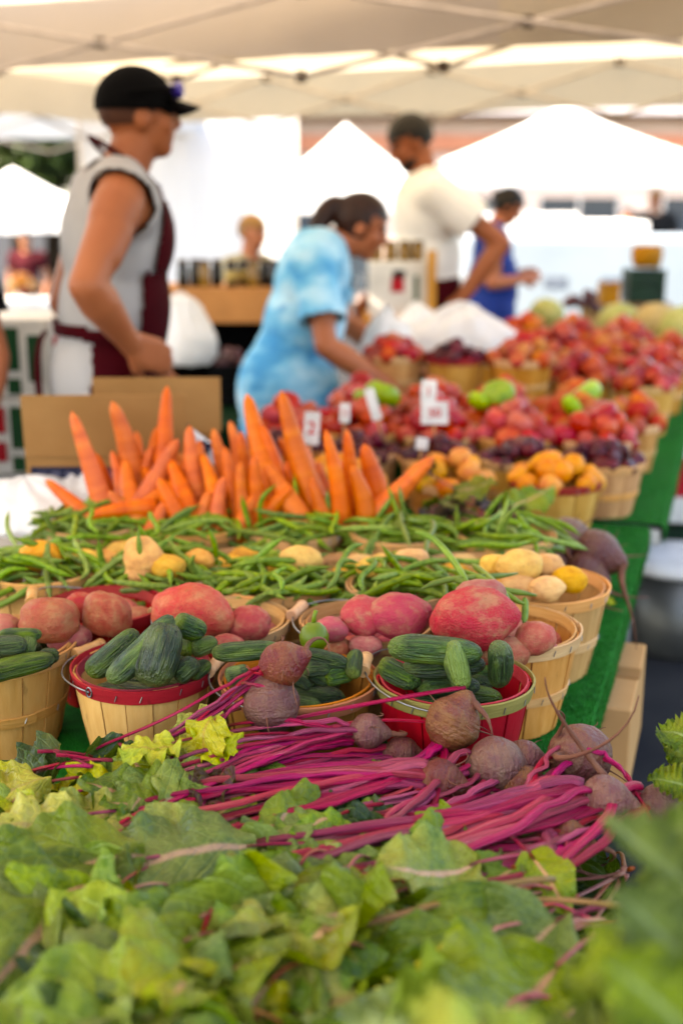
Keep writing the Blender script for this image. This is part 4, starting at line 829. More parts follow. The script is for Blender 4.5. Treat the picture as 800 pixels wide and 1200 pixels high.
# green peppers on the tomatoes
for px,py,z,w,l in [(583,462,1.0,42,'yellow green pepper lying on the tomatoes below the middle fruit basket'),(560,470,.985,26,'smaller green pepper beside the large yellow green one'),(686,462,1.0,40,'pale green pepper on the tomatoes at the right'),(670,475,.98,28,'green pepper below the pale one at the right'),(448,462,1.0,44,'green pepper left of the price card'),(425,465,.99,24,'green pepper next to the white price sticks')]:
    c=W(px,py,z); put('green_pepper',NECG[0] if False else lump(int(px),'tomato').mesh('green_pepper',[MT['pepper']]),c,(rf.gauss(0,.5),rf.gauss(0,.5),1),w*slant(c)/F*.9,w*slant(c)/F,label=l,cat='green pepper',group='green peppers among the tomatoes')
# riser with three fruit baskets
m_crate=m_wood('crate_wood',(.45,.29,.14),(.58,.40,.21),False)
def crate(name,c,size,rz,label,cat='crate',mat=None,slats=3,group=None):
    o=empty(name,c,rz,label,cat,group); sx,sy,sz=size; mat=mat or m_crate
    for q,(cx,cy,w,d) in enumerate([(0,-sy/2+.006,sx-.03,.012),(0,sy/2-.006,sx-.03,.012),(-sx/2+.006,0,.012,sy-.03),(sx/2-.006,0,.012,sy-.03)]):
        b=MB(); hh=sz/slats
        for k in range(slats): b.box((cx,cy,hh*(k+.5)),(w,d,hh*.82))
        b.build('side_panel',mat,o,smooth=False)
    for cx in(-1,1):
        for cy_ in(-1,1): b=MB(); b.box((cx*(sx/2-.0075),cy_*(sy/2-.0075),sz/2),(.018,.018,sz)); b.build('corner_post',mat,o,smooth=False)
    b=MB(); b.box((0,0,.006),(sx-.03,sy-.03,.01)); b.build('bottom_board',mat,o,smooth=False); return o
crate('wooden_crate',(-.92,4.06,TZ+.01),(.70,.24,.095),0,'low wooden crate raising the three fruit baskets above the tomatoes')
b=[('F0',-1.12,4.05,.100,'brown basket of red fruit beside the white plastic bag',None),('F1',-.905,4.06,.100,'red rimmed basket of plums between two plain baskets on the crate',RB),('F2',-.68,4.08,.108,'large natural basket of peaches at the right end of the low crate',None)]
for k,x,y,r,l,src in b:
    o=fb(k,x,y,r,l,z=TZ+.108,src=src)
    if src: strip_handle(o)
pile('F0',NEC,.06,'nectarine','dark red nectarine in the brown basket beside the white bag','nectarine','nectarines beside the white bag',6,3,0); pile('F1',PLUM,.05,'plum','plum in the red rimmed basket on the crate','plum','plums on the crate',8,5,1); pile('F2',PEA,.07,'peach','peach in the large natural basket on the crate','peach','peaches on the crate',6,3,1)
# baskets along the right edge and the far fruit heap
E_=[('E0',-.255,3.56,.076,'small basket of red peaches standing at the edge of the green turf'),('E1',-.27,4.16,.10,'basket of nectarines second along the far turf edge'),('E2',-.25,4.62,.11,'basket of nectarines third along the far turf edge'),('E3',-.25,5.06,.11,'basket of peaches fourth along the far turf edge')]
for k,x,y,r,l in E_: fb(k,x,y,r,l,h=.14 if k=='E0' else .17); pile(k,PEA if k in('E0','E3') else NEC,.07,'peach' if k in('E0','E3') else 'nectarine',{'E0':'red peach in the small basket standing at the turf edge','E1':'nectarine in the second basket along the far turf edge','E2':'nectarine in the third basket along the far turf edge','E3':'peach in the fourth basket along the far turf edge'}[k],'peach' if k in('E0','E3') else 'nectarine','fruit in basket '+k[1],6,3,1)
i=0
pos=['nearest row of the far heap','second row of the far heap','third row of the far heap','farthest row of the far heap']
for r_,y in enumerate([4.22,4.66,5.10,5.55]):
    for c_,x in enumerate([-.49,-.72,-.95,-1.16]):
        if r_==0 and c_>0: continue
        nm='basket '+['rightmost','second from right','third from right','leftmost'][c_]+' in the '+pos[r_]; k='H%d%d'%(r_,c_)
        fb(k,x+.01*r_,y,.112,'fruit '+nm,h=.175); ms=NEC if (r_+c_)%3==0 or r_==0 else PEA; n_='nectarine' if ms is NEC else 'peach'
        pile(k,ms,.078,n_,('dark nectarine' if ms is NEC else 'pink peach')+' in the '+nm,n_,'fruit in the '+nm,6,4,1,n0=3)
for px,py,D,w,mi,l in [(640,362,6.1,40,0,'small round green melon standing alone at the back of the fruit'),(726,374,6.1,52,0,'pale green melon behind the peaches left of the green crate'),(768,374,5.9,52,1,'netted tan melon in front of the green crate'),(802,384,5.8,66,0,'large pale melon cut by the right edge of the photo')]:
    c=WD(px,py+6,D); put('melon',MEL[mi],c,(.2,.1,1),w*slant(c)/F*.9,w*slant(c)/F,label=l,cat='melon',group='melons at the far end of the stall')
crate('wooden_crate',WD(740,400,6.2)*1 if False else Vector((-.62,6.05,TZ+.008)),(1.0,.55,.12),0,'low crate under the melons at the far end of the table')
# dark green crate with a golden basket, small golden box, dark bunch
m_dg=pm('dark_green_paint',(.012,.055,.028),(.015,.07,.035),6,.5); m_gold=m_wood('honey_wicker',(.50,.27,.04),(.66,.38,.07),False)
c=WD(752,352,6.9); bz=1.0
o=crate('green_crate',(c.x,c.y,bz-.02),(.20,.20,.19),.3,'dark green crate standing behind the melons',mat=m_dg,slats=2)
b=MB(); b.box((0,0,.085),(.172,.172,.15)); b.build('lining',m_dg,o)
b=MB(); b.lathe([(.07,0),(.085,.04),(.088,.09),(.08,.12),(.072,.122),(.07,.03),(.001,.02)],20); o2=b.build('round_wicker_basket',m_gold,loc=(c.x+.01,c.y,bz+.175)); tag(o2,'small golden wicker basket on top of the dark green crate','basket')
c2=WD(712,352,6.8); o=crate('wooden_box',(c2.x,c2.y,bz-.02),(.11,.11,.12),.2,'small golden wooden box left of the dark green crate',mat=m_gold,slats=3)
o=crate('wooden_crate',((c.x+c2.x)/2,c.y,TZ+.008),(.5,.34,.205),.1,'crate raising the dark green crate and the golden box at the far table end')
m_onion=m_fruit('onion_skin',(.09,.03,.06),(.16,.07,.09),(.22,.14,.12),.4)
ONI=pset('fruit',m_onion,2,'red_onion')
for k in range(7):
    c=WD(672+rf.uniform(-6,26),368-rf.uniform(0,24),6.5); put('red_onion',ONI[k%2],c,(rf.gauss(0,.5),0,1),.07,.075,label='dark red onion in the small heap left of the golden box',cat='onion',group='red onions at the far end')

# ------------------------------------------------------------------ price cards
m_card=pm('white_card',(.72,.70,.68),rough=.6); m_redink=pm('red_ink',(.66,.12,.13),rough=.6)
def text_mesh(body,size,name='digits'):
    cu=bpy.data.curves.new(name,'FONT'); cu.body=body; cu.size=size; cu.align_x='CENTER'; cu.align_y='CENTER'; cu.extrude=.0006; cu.offset=.0004
    ob=bpy.data.objects.new(name,cu); COL.objects.link(ob); dg=bpy.context.evaluated_depsgraph_get(); me=bpy.data.meshes.new_from_object(ob.evaluated_get(dg)); bpy.data.objects.remove(ob); bpy.data.curves.remove(cu); return me
def price_card(px,py,z,w,h,tilt,txt,label,stick=.06,turn=0,group='price cards among the tomatoes'):
    c=W(px,py,z); o=empty('price_card',c,YAW+turn,label,'price card',group); b=MB(); q=Matrix.Rotation(tilt,3,'Y')
    b.box((0,0,0),(w,.003,h),Rm=q); me=b.mesh('card',[m_card],False); bevel_mesh(me,.0012,1); link('card',me,o)
    s=MB(); s.tube([q@Vector((0,.006,h*.35)),q@Vector((0,.006,-h/2-stick))],.003,6); s.build('stick',MT['grip'],o)
    if txt:
        me=text_mesh(txt,h*.55 if len(txt)<3 else min(h*.55,w*.5)); me.materials.append(m_redink); t=link('digits',me,o); t.matrix_local=(q.to_4x4()@Matrix.Translation((0,-.0030,0))@Matrix.Rotation(R(90),4,'X'))
price_card(365,502,1.01,.038,.080,.08,'2','upright white price card just right of the tallest carrots')
price_card(404,484,1.02,.026,.05,.05,'1','small narrow white price card behind the carrots')
price_card(437,474,1.03,.026,.085,-.28,None,'blank white card tilted like a stick among the tomatoes')
price_card(509,484,1.01,.070,.060,.0,'50','large white price card with red digits on the tomatoes',.05)
price_card(502,459,1.06,.040,.060,.04,'1','small upper price card standing behind the large one')
price_card(494,520,.96,.030,.030,.1,None,'small blank white tag between tomatoes and carrots')
# ------------------------------------------------------------------ plastic bags
def bag_mat():
    n=N('white_plastic_film'); v=n.coord('Object'); h=n.noise(v,9,5,.6); return n.fin(n.ramp(h,[(.3,(.80,.80,.80)),(.7,(.90,.90,.90))]),.28,n.bump(n.noise(n.coord('Object',(1,1,.5)),14,4),.7,.02),transl=.35,tcol=(.85,.85,.86))
m_bag=bag_mat()
def bag(c,rad,seed,label,Mx=None,handles=True):
    o=empty('plastic_bag',c,0,label,'plastic bag'); nu,nv=44,30; V=[]
    for i in range(nv+1):
        th=math.pi*i/nv
        for k in range(nu):
            ph=2*math.pi*k/nu; d=Vector((math.sin(th)*math.cos(ph),math.sin(th)*math.sin(ph),math.cos(th)))
            r=1+.20*noise.noise(d*1.4+Vector((seed,0,0)))+.10*abs(noise.noise(d*3.2+Vector((seed,3,0))))+.05*noise.noise(d*7+Vector((seed,5,0)))
            tp=1-.42*d.z; r*=1+.07*math.sin(ph*9+seed+d.z*2)*(.5+.5*d.z); p=Vector((d.x*rad[0]*r*tp,d.y*rad[1]*r*tp,d.z*rad[2]*r*1.1)); p.z=max(p.z,-rad[2]*.82+.01*noise.noise(d*5)); V.append((Mx@p) if Mx else p)
    b=MB(); b.add(V,[(i*nu+k,i*nu+(k+1)%nu,(i+1)*nu+(k+1)%nu,(i+1)*nu+k) for i in range(nv) for k in range(nu)]); b.build('film',m_bag,o); return o
bag(WD(452,405,4.45),(.10,.10,.115),1,'white plastic bag being filled in front of the woman')
bag(WD(540,398,4.75),(.21,.13,.12),4,'large crumpled white plastic bag heaped behind the fruit baskets')
bag(WD(490,385,5.0),(.10,.09,.09),6,'smaller white plastic bag left of the large crumpled one')
bag(WD(215,390,4.9),(.125,.10,.15),2,'upright white plastic bag standing between the man and the woman')
bag(WD(30,592,2.55),(.17,.12,.055),3,'white plastic sheet lying crumpled at the left edge beside the carrots')
bag(WD(95,578,2.62),(.10,.09,.05),8,'crumpled white plastic wrap peeking out below the cardboard carton')
# ------------------------------------------------------------------ cardboard carton behind the carrots
m_kraft=pm('kraft_cardboard',(.36,.22,.105),(.41,.26,.13),5,.8,.15,60); m_blue=pm('navy_print',(.030,.035,.085),rough=.7); m_wp=pm('white_print',(.62,.62,.64),rough=.7)
def prt(o,name,boxes,mat):
    b=MB(); [b.box(*q) for q in boxes]; return b.build(name,mat,o,smooth=False)
cc=WD(150,560,2.74); o=empty('cardboard_carton',(cc.x,cc.y,TZ),YAW+.02,'open brown cardboard carton with raised flaps and a dark blue printed strip behind the carrots','carton')
zb=-.0; Hc=.25
prt(o,'front_panel',[((0,-.14,.118),(.40,.006,.235))],m_kraft); prt(o,'back_panel',[((0,.14,.118),(.40,.006,.235))],m_kraft); prt(o,'side_panel',[((-.197,0,.118),(.006,.272,.235))],m_kraft); prt(o,'side_panel',[((.197,0,.118),(.006,.272,.235))],m_kraft); prt(o,'bottom_panel',[((0,0,.004),(.386,.272,.006))],m_kraft)
zf=.236
prt(o,'flap',[((-.02,-.150,zf+.065),(.36,.006,.138),0,Matrix.Rotation(.06,3,'X'))],m_kraft)
prt(o,'flap',[((.055,.150,zf+.062),(.31,.006,.133),0,Matrix.Rotation(-.05,3,'X'))],m_kraft)
prt(o,'printed_strip',[((-.085,-.1445,.190),(.21,.003,.036))],m_blue)
fp=[]
rp=random.Random(3)
for k in range(7): fp.append(((-.165+k*.03,-.1466,.190+rp.uniform(-.004,.004)),(.018,.002,.016)))
prt(o,'faded_lettering',fp,pm('grey_blue_print',(.16,.16,.22),rough=.7))
def tri_panel():
    b=MB(); V=[(.10,-.147,.22),(.25,-.10,.20),(.25,-.03,.20),(.085,-.145,.36)]; V=[Vector(v) for v in V]; nn=(V[1]-V[0]).cross(V[3]-V[0]).normalized()*.003
    b.add(V+[v+nn for v in V],[(0,1,2,3),(7,6,5,4),(0,4,5,1),(1,5,6,2),(2,6,7,3),(3,7,4,0)]); return b
g2=tri_panel().build('printed_flap',m_wp,o,smooth=False)
bb=MB(); A=Vector((.10,-.152,.22)); U=Vector((.15,.05,-.02)); Vv=Vector((-.01,.0,.135))
for k in range(16):
    s_,t_=rp.uniform(.05,.75),rp.uniform(.05,.75)
    if s_+t_>1.05: continue
    p=A+U*s_+Vv*t_+Vector((0.002,-.004,0)); bb.box(p,(.018,.003,.012),.3)
bb.build('blotchy_print',m_blue,g2,smooth=False)
# ------------------------------------------------------------------ printed produce cartons (white with red and green blocks)
m_wc=pm('white_carton',(.74,.73,.70),rough=.65); m_rc=pm('carton_red',(.52,.02,.05),rough=.65); m_gc=pm('carton_green',(.02,.13,.05),rough=.65)
def carton(c,size,rz,label,blocks):
    o=empty('produce_carton',c,rz,label,'carton'); sx,sy,sz=size; b=MB(); b.box((0,0,sz/2),size); me=b.mesh('carton_body',[m_wc],False); bevel_mesh(me,.004,1); link('carton_body',me,o)
    for col,mt_ in(('r',m_rc),('g',m_gc)):
        bx=[((x*sx,-sy/2-.0015,z*sz),(w*sx,.003,h*sz)) for k,x,z,w,h in blocks if k==col]+[((sx/2+.0015,x*sy,z*sz),(.003,w*sy,h*sz)) for k,x,z,w,h in blocks if k==col]
        for b1 in bx: prt(o,'red_print' if col=='r' else 'green_print',[b1],mt_)
    b=MB(); b.box((0,-sy/2-.0012,sz*.78),(sx*.22,.002,sz*.14)); b.build('hand_hole',pm('hand_hole',(.02,.02,.02)),o,smooth=False); return o
B1_=[('r',.055,.30,.13,.26),('r',.055,.72,.13,.34),('g',.215,.62,.10,.55),('g',.215,.14,.10,.2),('r',-.25,.5,.2,.5),('g',.38,.5,.1,.6)]
for k in range(5):
    p=WD(22,480,3.75); carton((p.x-.06+.01*(k%2),p.y,.24*k),(.40,.30,.235),YAW+.05*(k%3-1),['white carton with red and green print at the bottom of the left stack','second carton from the bottom of the left stack','middle carton of the left stack with red and green blocks','fourth carton of the left stack behind the man','topmost white carton of the left stack'][k],B1_)
# shelf behind the vendors
m_ply=m_wood('honey_plywood',(.58,.30,.05),(.66,.38,.08),False,.05); m_dk=pm('dark_cloth',(.018,.020,.022),rough=.8); m_gcloth=pm('green_cloth',(.012,.06,.025),rough=.8)
p=WD(255,350,5.55); o=empty('wooden_shelf',(p.x,p.y,0),YAW,'honey coloured wooden shelf stand carrying dark jars behind the vendors','shelf')
prt(o,'shelf_board',[((.02,0,1.09),(.62,.40,.15))],m_ply); prt(o,'back_panel',[((.02,.16,.55),(.60,.02,.88))],m_dk); prt(o,'side_panel',[((-.27,0,.507),(.03,.36,1.008))],m_dk); prt(o,'side_panel',[((.31,0,.507),(.03,.36,1.008))],m_dk); prt(o,'lower_shelf',[((.02,-.02,.45),(.54,.32,.03))],m_dk)
m_jar=N('dark_jar_glass'); m_jar=m_jar.fin((.035,.022,.010),.12,coat=.3); m_jarg=N('amber_jar_glass').fin((.30,.19,.04),.15,coat=.3); m_lid=pm('jar_lid',(.16,.11,.05),rough=.35,metal=.6); m_lab=pm('jar_label',(.55,.45,.20),rough=.6)
def jar(c,h,r,mt_,label,lab=False,group='jars on the wooden shelf'):
    o=empty('glass_jar',c,0,label,'jar',group); b=MB(); b.lathe([(.001,0),(r*.93,0),(r,.008),(r,h*.72),(r*.78,h*.82),(r*.78,h*.86)],16); b.build('jar_body',mt_,o)
    b=MB(); b.lathe([(.001,h*.862),(r*.86,h*.862),(r*.86,h),(.001,h)],16); b.build('lid',m_lid,o)
    if lab: b=MB(); b.lathe([(r+.001,h*.2),(r+.002,h*.2),(r+.002,h*.6),(r+.001,h*.6)],16); b.build('label',m_lab,o)
Ms=o.matrix_basis
for k in range(9):
    q=Vector((-.14+k*.049+(.02 if k>3 else 0),-.12+(k%2)*.05,1.167)); wp=Matrix.Translation(o.location)@Matrix.Rotation(YAW,4,'Z')@q
    jar(wp,.12,.026,m_jar if k%4!=2 else m_jarg,'dark glass jar on the wooden shelf, '+['first at the left end','second from the left end','with an amber content near the left end','fourth from the left end','in the middle of the row','right of the middle one','amber one right of the middle','second from the right end','last at the right end by the woman'][k],k in(4,5))
# lower clutter between the vendors
for q,(px,D,col,l,it) in enumerate([(292,5.0,None,'slatted crate of purple onions under the wooden shelf','onion'),(330,4.95,None,'slatted crate of red and orange fruit behind the woman','nectarine')]):
    c=WD(px,430,D); crate('wooden_crate',(c.x,c.y,.725),(.30,.30,.17),YAW,l,slats=3,mat=m_dk)
    for k in range(12):
        put('red_onion' if q==0 else 'nectarine',(ONI if q==0 else NEC)[k%2],(c.x+rf.uniform(-.11,.11),c.y+rf.uniform(-.11,.11),.725+.15+rf.uniform(0,.06)),(rf.gauss(0,.5),0,1),.075,.08,label='onion in the crate under the wooden shelf' if q==0 else 'fruit in the crate behind the woman',cat=it,group='produce in the crate '+('under the shelf' if q==0 else 'behind the woman'))
p=WD(285,450,4.7); b=MB(); b.box((0,.12,.36),(1.0,.84,.72)); me=b.mesh('cloth_covered_counter',[m_gcloth],False); bevel_mesh(me,.015,2); o=link('cloth_covered_counter',me); o.location=(p.x,p.y,0); o.rotation_euler.z=YAW; tag(o,'counter under a dark green cloth behind the woman and the carrots','counter')
# cartons on a back counter to the right of the woman
p=WD(470,350,5.75); o=empty('wooden_counter',(p.x,p.y,0),YAW,'narrow wooden back counter with posts carrying a white carton','counter')
prt(o,'counter_top',[((-.015,0,1.0),(.32,.40,.03))],m_ply)
for sx in(-.16,.13):
    for sy in(-.16,.16): prt(o,'post',[((sx,sy,.49 if sx<0 else .66),(.04,.04,.975 if sx<0 else 1.32))],m_ply)
carton((p.x-.02,p.y,1.017),(.27,.26,.25),YAW,'white carton with a single red square and green edge on the back counter',[('r',-.02,.58,.22,.26),('g',.30,.45,.08,.6)])
for k in range(4):
    q=Vector((-.12+.066*k,-.02,1.27)); wp=Matrix.Translation((p.x,p.y,0))@Matrix.Rotation(YAW,4,'Z')@q; jar(wp,.09,.030,m_jarg,['golden jar at the left on the white carton','golden jar second from left on the white carton','golden jar third on the white carton','golden jar at the right on the white carton'][k],False,'golden jars on the white carton')
# things below the table at the right
m_tub=pm('dull_grey_steel',(.20,.20,.19),(.15,.15,.145),6,.42,metal=.7)
c=WD(788,745,4.02); o=empty('metal_tub',(c.x,c.y,0),0,'dull grey metal tub with a white rim standing on the asphalt under the table','tub')
b=MB(); b.lathe([(.001,.002),(.16,.002),(.168,.02),(.175,.30),(.17,.30),(.16,.02),(.001,.015)],32); b.build('tub_body',m_tub,o); b=MB(); b.lathe([(.165,.301),(.19,.301),(.192,.315),(.18,.34),(.10,.35),(.001,.352)],32); b.build('lid',m_card,o)
c=WD(800,640,4.5); carton((c.x+.03,c.y,.36),(.34,.3,.32),YAW-.2,'white carton with a red block under the far table at the right edge',[('r',-.24,.55,.26,.45)])
crate('wooden_crate',(c.x+.03,c.y,0.001),(.42,.36,.355),YAW-.2,'crate carrying the white carton under the far table',mat=m_dg)
# cardboard box under the front table
c=W(722,745,.70); o=empty('cardboard_box',(-.315,2.16,.50),0,'plain cardboard box sticking out under the table edge below the turf','box')
b=MB(); b.box((0,0,.09),(.40,.34,.18)); me=b.mesh('box_body',[pm('tan_cardboard',(.52,.33,.17),(.56,.37,.20),4,.8,.1,50)],False); bevel_mesh(me,.003,1); link('box_body',me,o); prt(o,'tape',[((0,0,.1815),(.402,.05,.002))],m_kraft)
crate('wooden_crate',(-.40,2.16,.001),(.40,.36,.495),0,'dark crate under the plain cardboard box below the table',mat=m_dk)
# ------------------------------------------------------------------ people
def remesh(mb,voxel,it,mats,name):
    me=mb.mesh(name,[mats[0]]); o=bpy.data.objects.new(name,me); COL.objects.link(o)
    m=o.modifiers.new('r','REMESH'); m.mode='VOXEL'; m.voxel_size=voxel; m.use_smooth_shade=True
    s=o.modifiers.new('s','SMOOTH'); s.iterations=it; s.factor=.5
    dg=bpy.context.evaluated_depsgraph_get(); new=bpy.data.meshes.new_from_object(o.evaluated_get(dg)); bpy.data.objects.remove(o); bpy.data.meshes.remove(me)
    new.materials.clear(); [new.materials.append(x) for x in mats]; new.name=name; new.polygons.foreach_set('use_smooth',[True]*len(new.polygons)); return new
def keep(me,pred):
    bm=bmesh.new(); bm.from_mesh(me); bmesh.ops.delete(bm,geom=[f for f in bm.faces if not pred(f.calc_center_median(),f.normal)],context='FACES'); bm.to_mesh(me); bm.free(); return me
def solid(o,th=.004):
    m=o.modifiers.new('thickness','SOLIDIFY'); m.thickness=th; m.offset=1
def skin(name,c): 
    n=N(name); v=n.coord('Object'); col=n.ramp(n.noise(v,6,4),[(.3,c),(.7,(c[0]*.86,c[1]*.80,c[2]*.78))]); return n.fin(col,.45,n.bump(n.noise(v,60,3),.08,.004),sss=.08)
m_eye=pm('eye_dark',(.03,.02,.015),rough=.2); 
def frame(up,fwd):
    u=Vector(up).normalized(); f=Vector(fwd); f=(f-u*f.dot(u)).normalized(); l=u.cross(f); return Matrix((f,l,u)).transposed()   # x fwd, y left, z up
def hand(b,wr,d,nrm,curl=.5,thumb=1):
    wr=Vector(wr); d=Vector(d).normalized(); nrm=Vector(nrm); nrm=(nrm-d*nrm.dot(d)).normalized(); lat=d.cross(nrm)*thumb
    for k,(ofs,l) in enumerate([(.031,.070),(.0105,.080),(-.0105,.075),(-.031,.060)]):
        kn=wr+d*(.088-.006*abs(k-1))+lat*ofs; b.cap(wr+lat*ofs*.55,kn,.015,.0125,10); p=kn; dd=d
        for s in range(3):
            a=curl*(.5+.3*s); dd=(dd*math.cos(a*.8)+nrm*math.sin(a*.8)).normalized(); q=p+dd*l*(.44,.32,.26)[s]; b.cap(p,q,.0098-.0009*s,.0090-.0009*s,10); p=q
    t=wr+d*.022+lat*.026; q=t+(d*.65+lat*.6+nrm*.25).normalized()*.042; b.cap(wr+d*.01+lat*.012,t,.015,.014,10); b.cap(t,q,.0135,.0115,10); b.cap(q,q+(d*.9+lat*.1+nrm*.35).normalized()*.034,.0112,.0092,10)
def headp(b,c,M,s=1):
    P=lambda x,y,z: Vector(c)+M@(Vector((x,y,z))*s)
    b.ell(P(-.012,0,.028),(.100*s,.077*s,.095*s),M); b.ell(P(.022,0,-.035),(.070*s,.060*s,.075*s),M); b.ell(P(.050,0,-.085),(.034*s,.034*s,.028*s),M)
    b.cap(P(.083,0,.020),P(.104,0,-.022),.011*s,.0145*s,10); b.cap(P(.075,-.035,.028),P(.075,.035,.028),.016*s,.016*s,10); b.cap(P(.078,-.016,-.058),P(.078,.016,-.058),.011*s,.011*s,10); b.cap(P(.072,-.014,-.070),P(.072,.014,-.070),.011*s,.011*s,10)
    for sg in(-1,1): b.ell(P(.055,sg*.040,-.020),(.03*s,.024*s,.03*s),M); b.ell(P(-.008,sg*.077,-.008),(.022*s,.011*s,.034*s),M)
def person(loc,rz,sc,J,label,skinc,cloth,hair=None,sleeve=.45,sleeveR=(.066,.068),shirt_bottom=.92,torso=1.0,belly=0,pants=None,hand_l=None,hand_r=None,group=None,voxel=.0075,headdir=None,shorts=False,hs=.92,arm=1.0,longshirt=False):
    root=empty('person',loc,rz,label,'person'); root.scale=(sc,)*3
    j={k:Vector(v) for k,v in J.items()}; up=(j['neck']-j['pelvis']); MTt=frame(up,j.get('fwd',Vector((1,0,0)))); L=up.length
    hd=headdir or ((1,0,0),(0,0,1)); MH=frame(hd[1],hd[0])
    def tor(b,e=0.0,full=True):
        A=lambda t,x=0,y=0: j['pelvis']+MTt@Vector((x,y,t*L))
        b.ell(A(.70),(.112*torso+e,.165*torso+e,.19+e*.5),MTt); b.ell(A(.36,.008+belly*.5),(.112*torso+e+belly,.150*torso+e+belly*.6,.20+e*.5),MTt); b.ell(A(.05),(.118*torso+e,.158*torso+e,.15+e*.3),MTt); b.cap(A(.84,.0,.145*torso),A(.84,.0,-.145*torso),.066+e,.066+e)
        b.ell(A(.70,.035),(.085+e,.14*torso+e,.12+e),MTt)
        for s_ in 'lr': b.cap(A(.97),j[s_+'sh'],.052+e*.8,.058+e)
    B=MB(); tor(B)
    B.cap(j['neck']-Vector((0,0,.03)),j['head']+MH@Vector((-.015,0,-.055)),.062*(.4+.6*torso),.056*(.4+.6*torso)); headp(B,j['head'],MH,hs)
    for s_ in 'lr':
        sh_,el_,wr_=j[s_+'sh'],j[s_+'el'],j[s_+'wr']; B.cap(sh_,el_,.052*(.5+.5*torso)*arm,.039*arm); B.cap(sh_.lerp(el_,.12),sh_.lerp(el_,.30),.057*arm,.052*arm); B.cap(sh_.lerp(el_,.42)+Vector((.010,0,0)),sh_.lerp(el_,.68)+Vector((.008,0,0)),.046*arm,.043*arm); B.cap(el_.lerp(wr_,.02),el_.lerp(wr_,.28),.040*arm,.044*arm); B.cap(el_.lerp(wr_,.28),wr_,.044*arm,.028)
        hp=(hand_l if s_=='l' else hand_r); d=(j[s_+'wr']-j[s_+'el']); 
        if hp: hand(B,j[s_+'wr'],hp[0],hp[1],hp[2],hp[3] if len(hp)>3 else (1 if s_=='l' else -1))
        else: hand(B,j[s_+'wr'],d,Vector((0,-1 if s_=='l' else 1,-.2)),.55,1 if s_=='l' else -1)
        B.cap(j[s_+'hip'],j[s_+'kn'],.088,.058); B.cap(j[s_+'kn'],j[s_+'an'],.056,.038); t=j[s_+'an']+Vector((.15,0,-.045)); B.cap(j[s_+'an']+Vector((-.03,0,-.035)),t,.042,.034)
    ms=skin('skin_'+label.split()[0]+str(len(bpy.data.materials)),skinc); m_lip=pm('lips'+str(len(bpy.data.materials)),(skinc[0]*.75,skinc[1]*.45,skinc[2]*.45),rough=.45)
    me=remesh(B,voxel,4,[ms,m_eye,m_lip],'body')
    ey=[j['head']+hs*(MH@Vector((.078,s_*.034,.004))) for s_ in(-1,1)]; br=[j['head']+MH@Vector((.086,s_*.034,.032)) for s_ in(-1,1)]; lp=j['head']+MH@Vector((.088,0,-.064))
    for p in me.polygons:
        c=p.center
        if (c-j['head']).length>.16: continue
        q=(MH.transposed()@(c-j['head']))/hs
        if any(((c-e).length<.0135) for e in ey) or (abs(q.z-.030)<.006 and .016<abs(q.y)<.054 and q.x>.06): p.material_index=1
        elif (abs(q.z+.064)<.011 and abs(q.y)<.024 and q.x>.06): p.material_index=2
    link('body',me,root)
    # shirt
    S=MB(); tor(S,.016)
    if longshirt: S.ell(j['pelvis']+Vector((.0,0,-.10)),(.185*torso,.225*torso,.22)); S.ell(j['pelvis']+Vector((.01,0,-.22)),(.185*torso,.225*torso,.18))
    for s_ in 'lr':
        if sleeve>0: S.cap(j[s_+'sh'],j[s_+'sh'].lerp(j[s_+'el'],sleeve),sleeveR[0]*(.5+.5*torso),sleeveR[1]*(.5+.5*torso))
    sm=remesh(S,.010,5,[cloth],'shirt'); ax=MTt@Vector((0,0,1))
    def sp(c,n):
        h=(c-j['pelvis']).dot(ax)/L
        if h<shirt_bottom: return False
        if (c-j['neck']).length<.085 and n.dot(ax)>.1: return False
        for s_ in 'lr':
            a=j[s_+'sh'];d=(j[s_+'el']-a); t=(c-a).dot(d)/d.dot(d)
            if sleeve>0 and t>sleeve and (c-a-d*t).length<.10: return False
            if sleeve==0 and t>-.08 and (c-a-d*t).length<.085 and (c-a).dot(MTt@Vector((0,1 if s_=='l' else -1,0)))>-.02: return False
        return True
    keep(sm,sp); so_=link('shirt',sm,root); solid(so_,.004)
    Pm=MB(); Pm.ell(j['pelvis']+MTt@Vector((0,0,.02)),(.132*torso,.170*torso,.16),MTt)
    for s_ in 'lr':
        k2=j[s_+'kn'] if not shorts else j[s_+'kn']; Pm.cap(j[s_+'hip'],k2,.105,.075)
        if not shorts: Pm.cap(k2,j[s_+'an'],.073,.058)
    pmh=remesh(Pm,.012,4,[pants],'trousers'); link('trousers',pmh,root)
    # shoes
    for s_ in 'lr':
        sh=MB(); a=j[s_+'an']; sh.cap(a+Vector((-.035,0,-.042)),a+Vector((.16,0,-.05)),.050,.042); sh.cap(a+Vector((-.02,0,0)),a+Vector((-.02,0,-.03)),.048,.05); link('shoe',remesh(sh,.010,3,[m_shoe],'shoe'),root)
    MH=MH*hs if False else Matrix([[MH[a][b_]*hs for b_ in range(3)] for a in range(3)])
    return root,j,MTt,MH,tor,L,ax
m_shoe=pm('shoe_leather',(.04,.035,.03),rough=.5)
def stand(lean=0,neck=None):
    s,c=math.sin(lean),math.cos(lean); P=Vector((0,0,.95)); X=lambda x,y,z: P+Vector((x*c+z*s,y,z*c-x*s))
    return dict(pelvis=P,neck=X(-.01,0,.52),lsh=X(-.01,.185,.47),rsh=X(-.01,-.185,.47),head=X(.03,0,.68),lhip=(0,.09,.90),rhip=(0,-.09,.90),lkn=(.02,.10,.50),rkn=(.02,-.10,.50),lan=(-.02,.105,.085),ran=(-.02,-.105,.085),fwd=Vector((c,0,-s)))
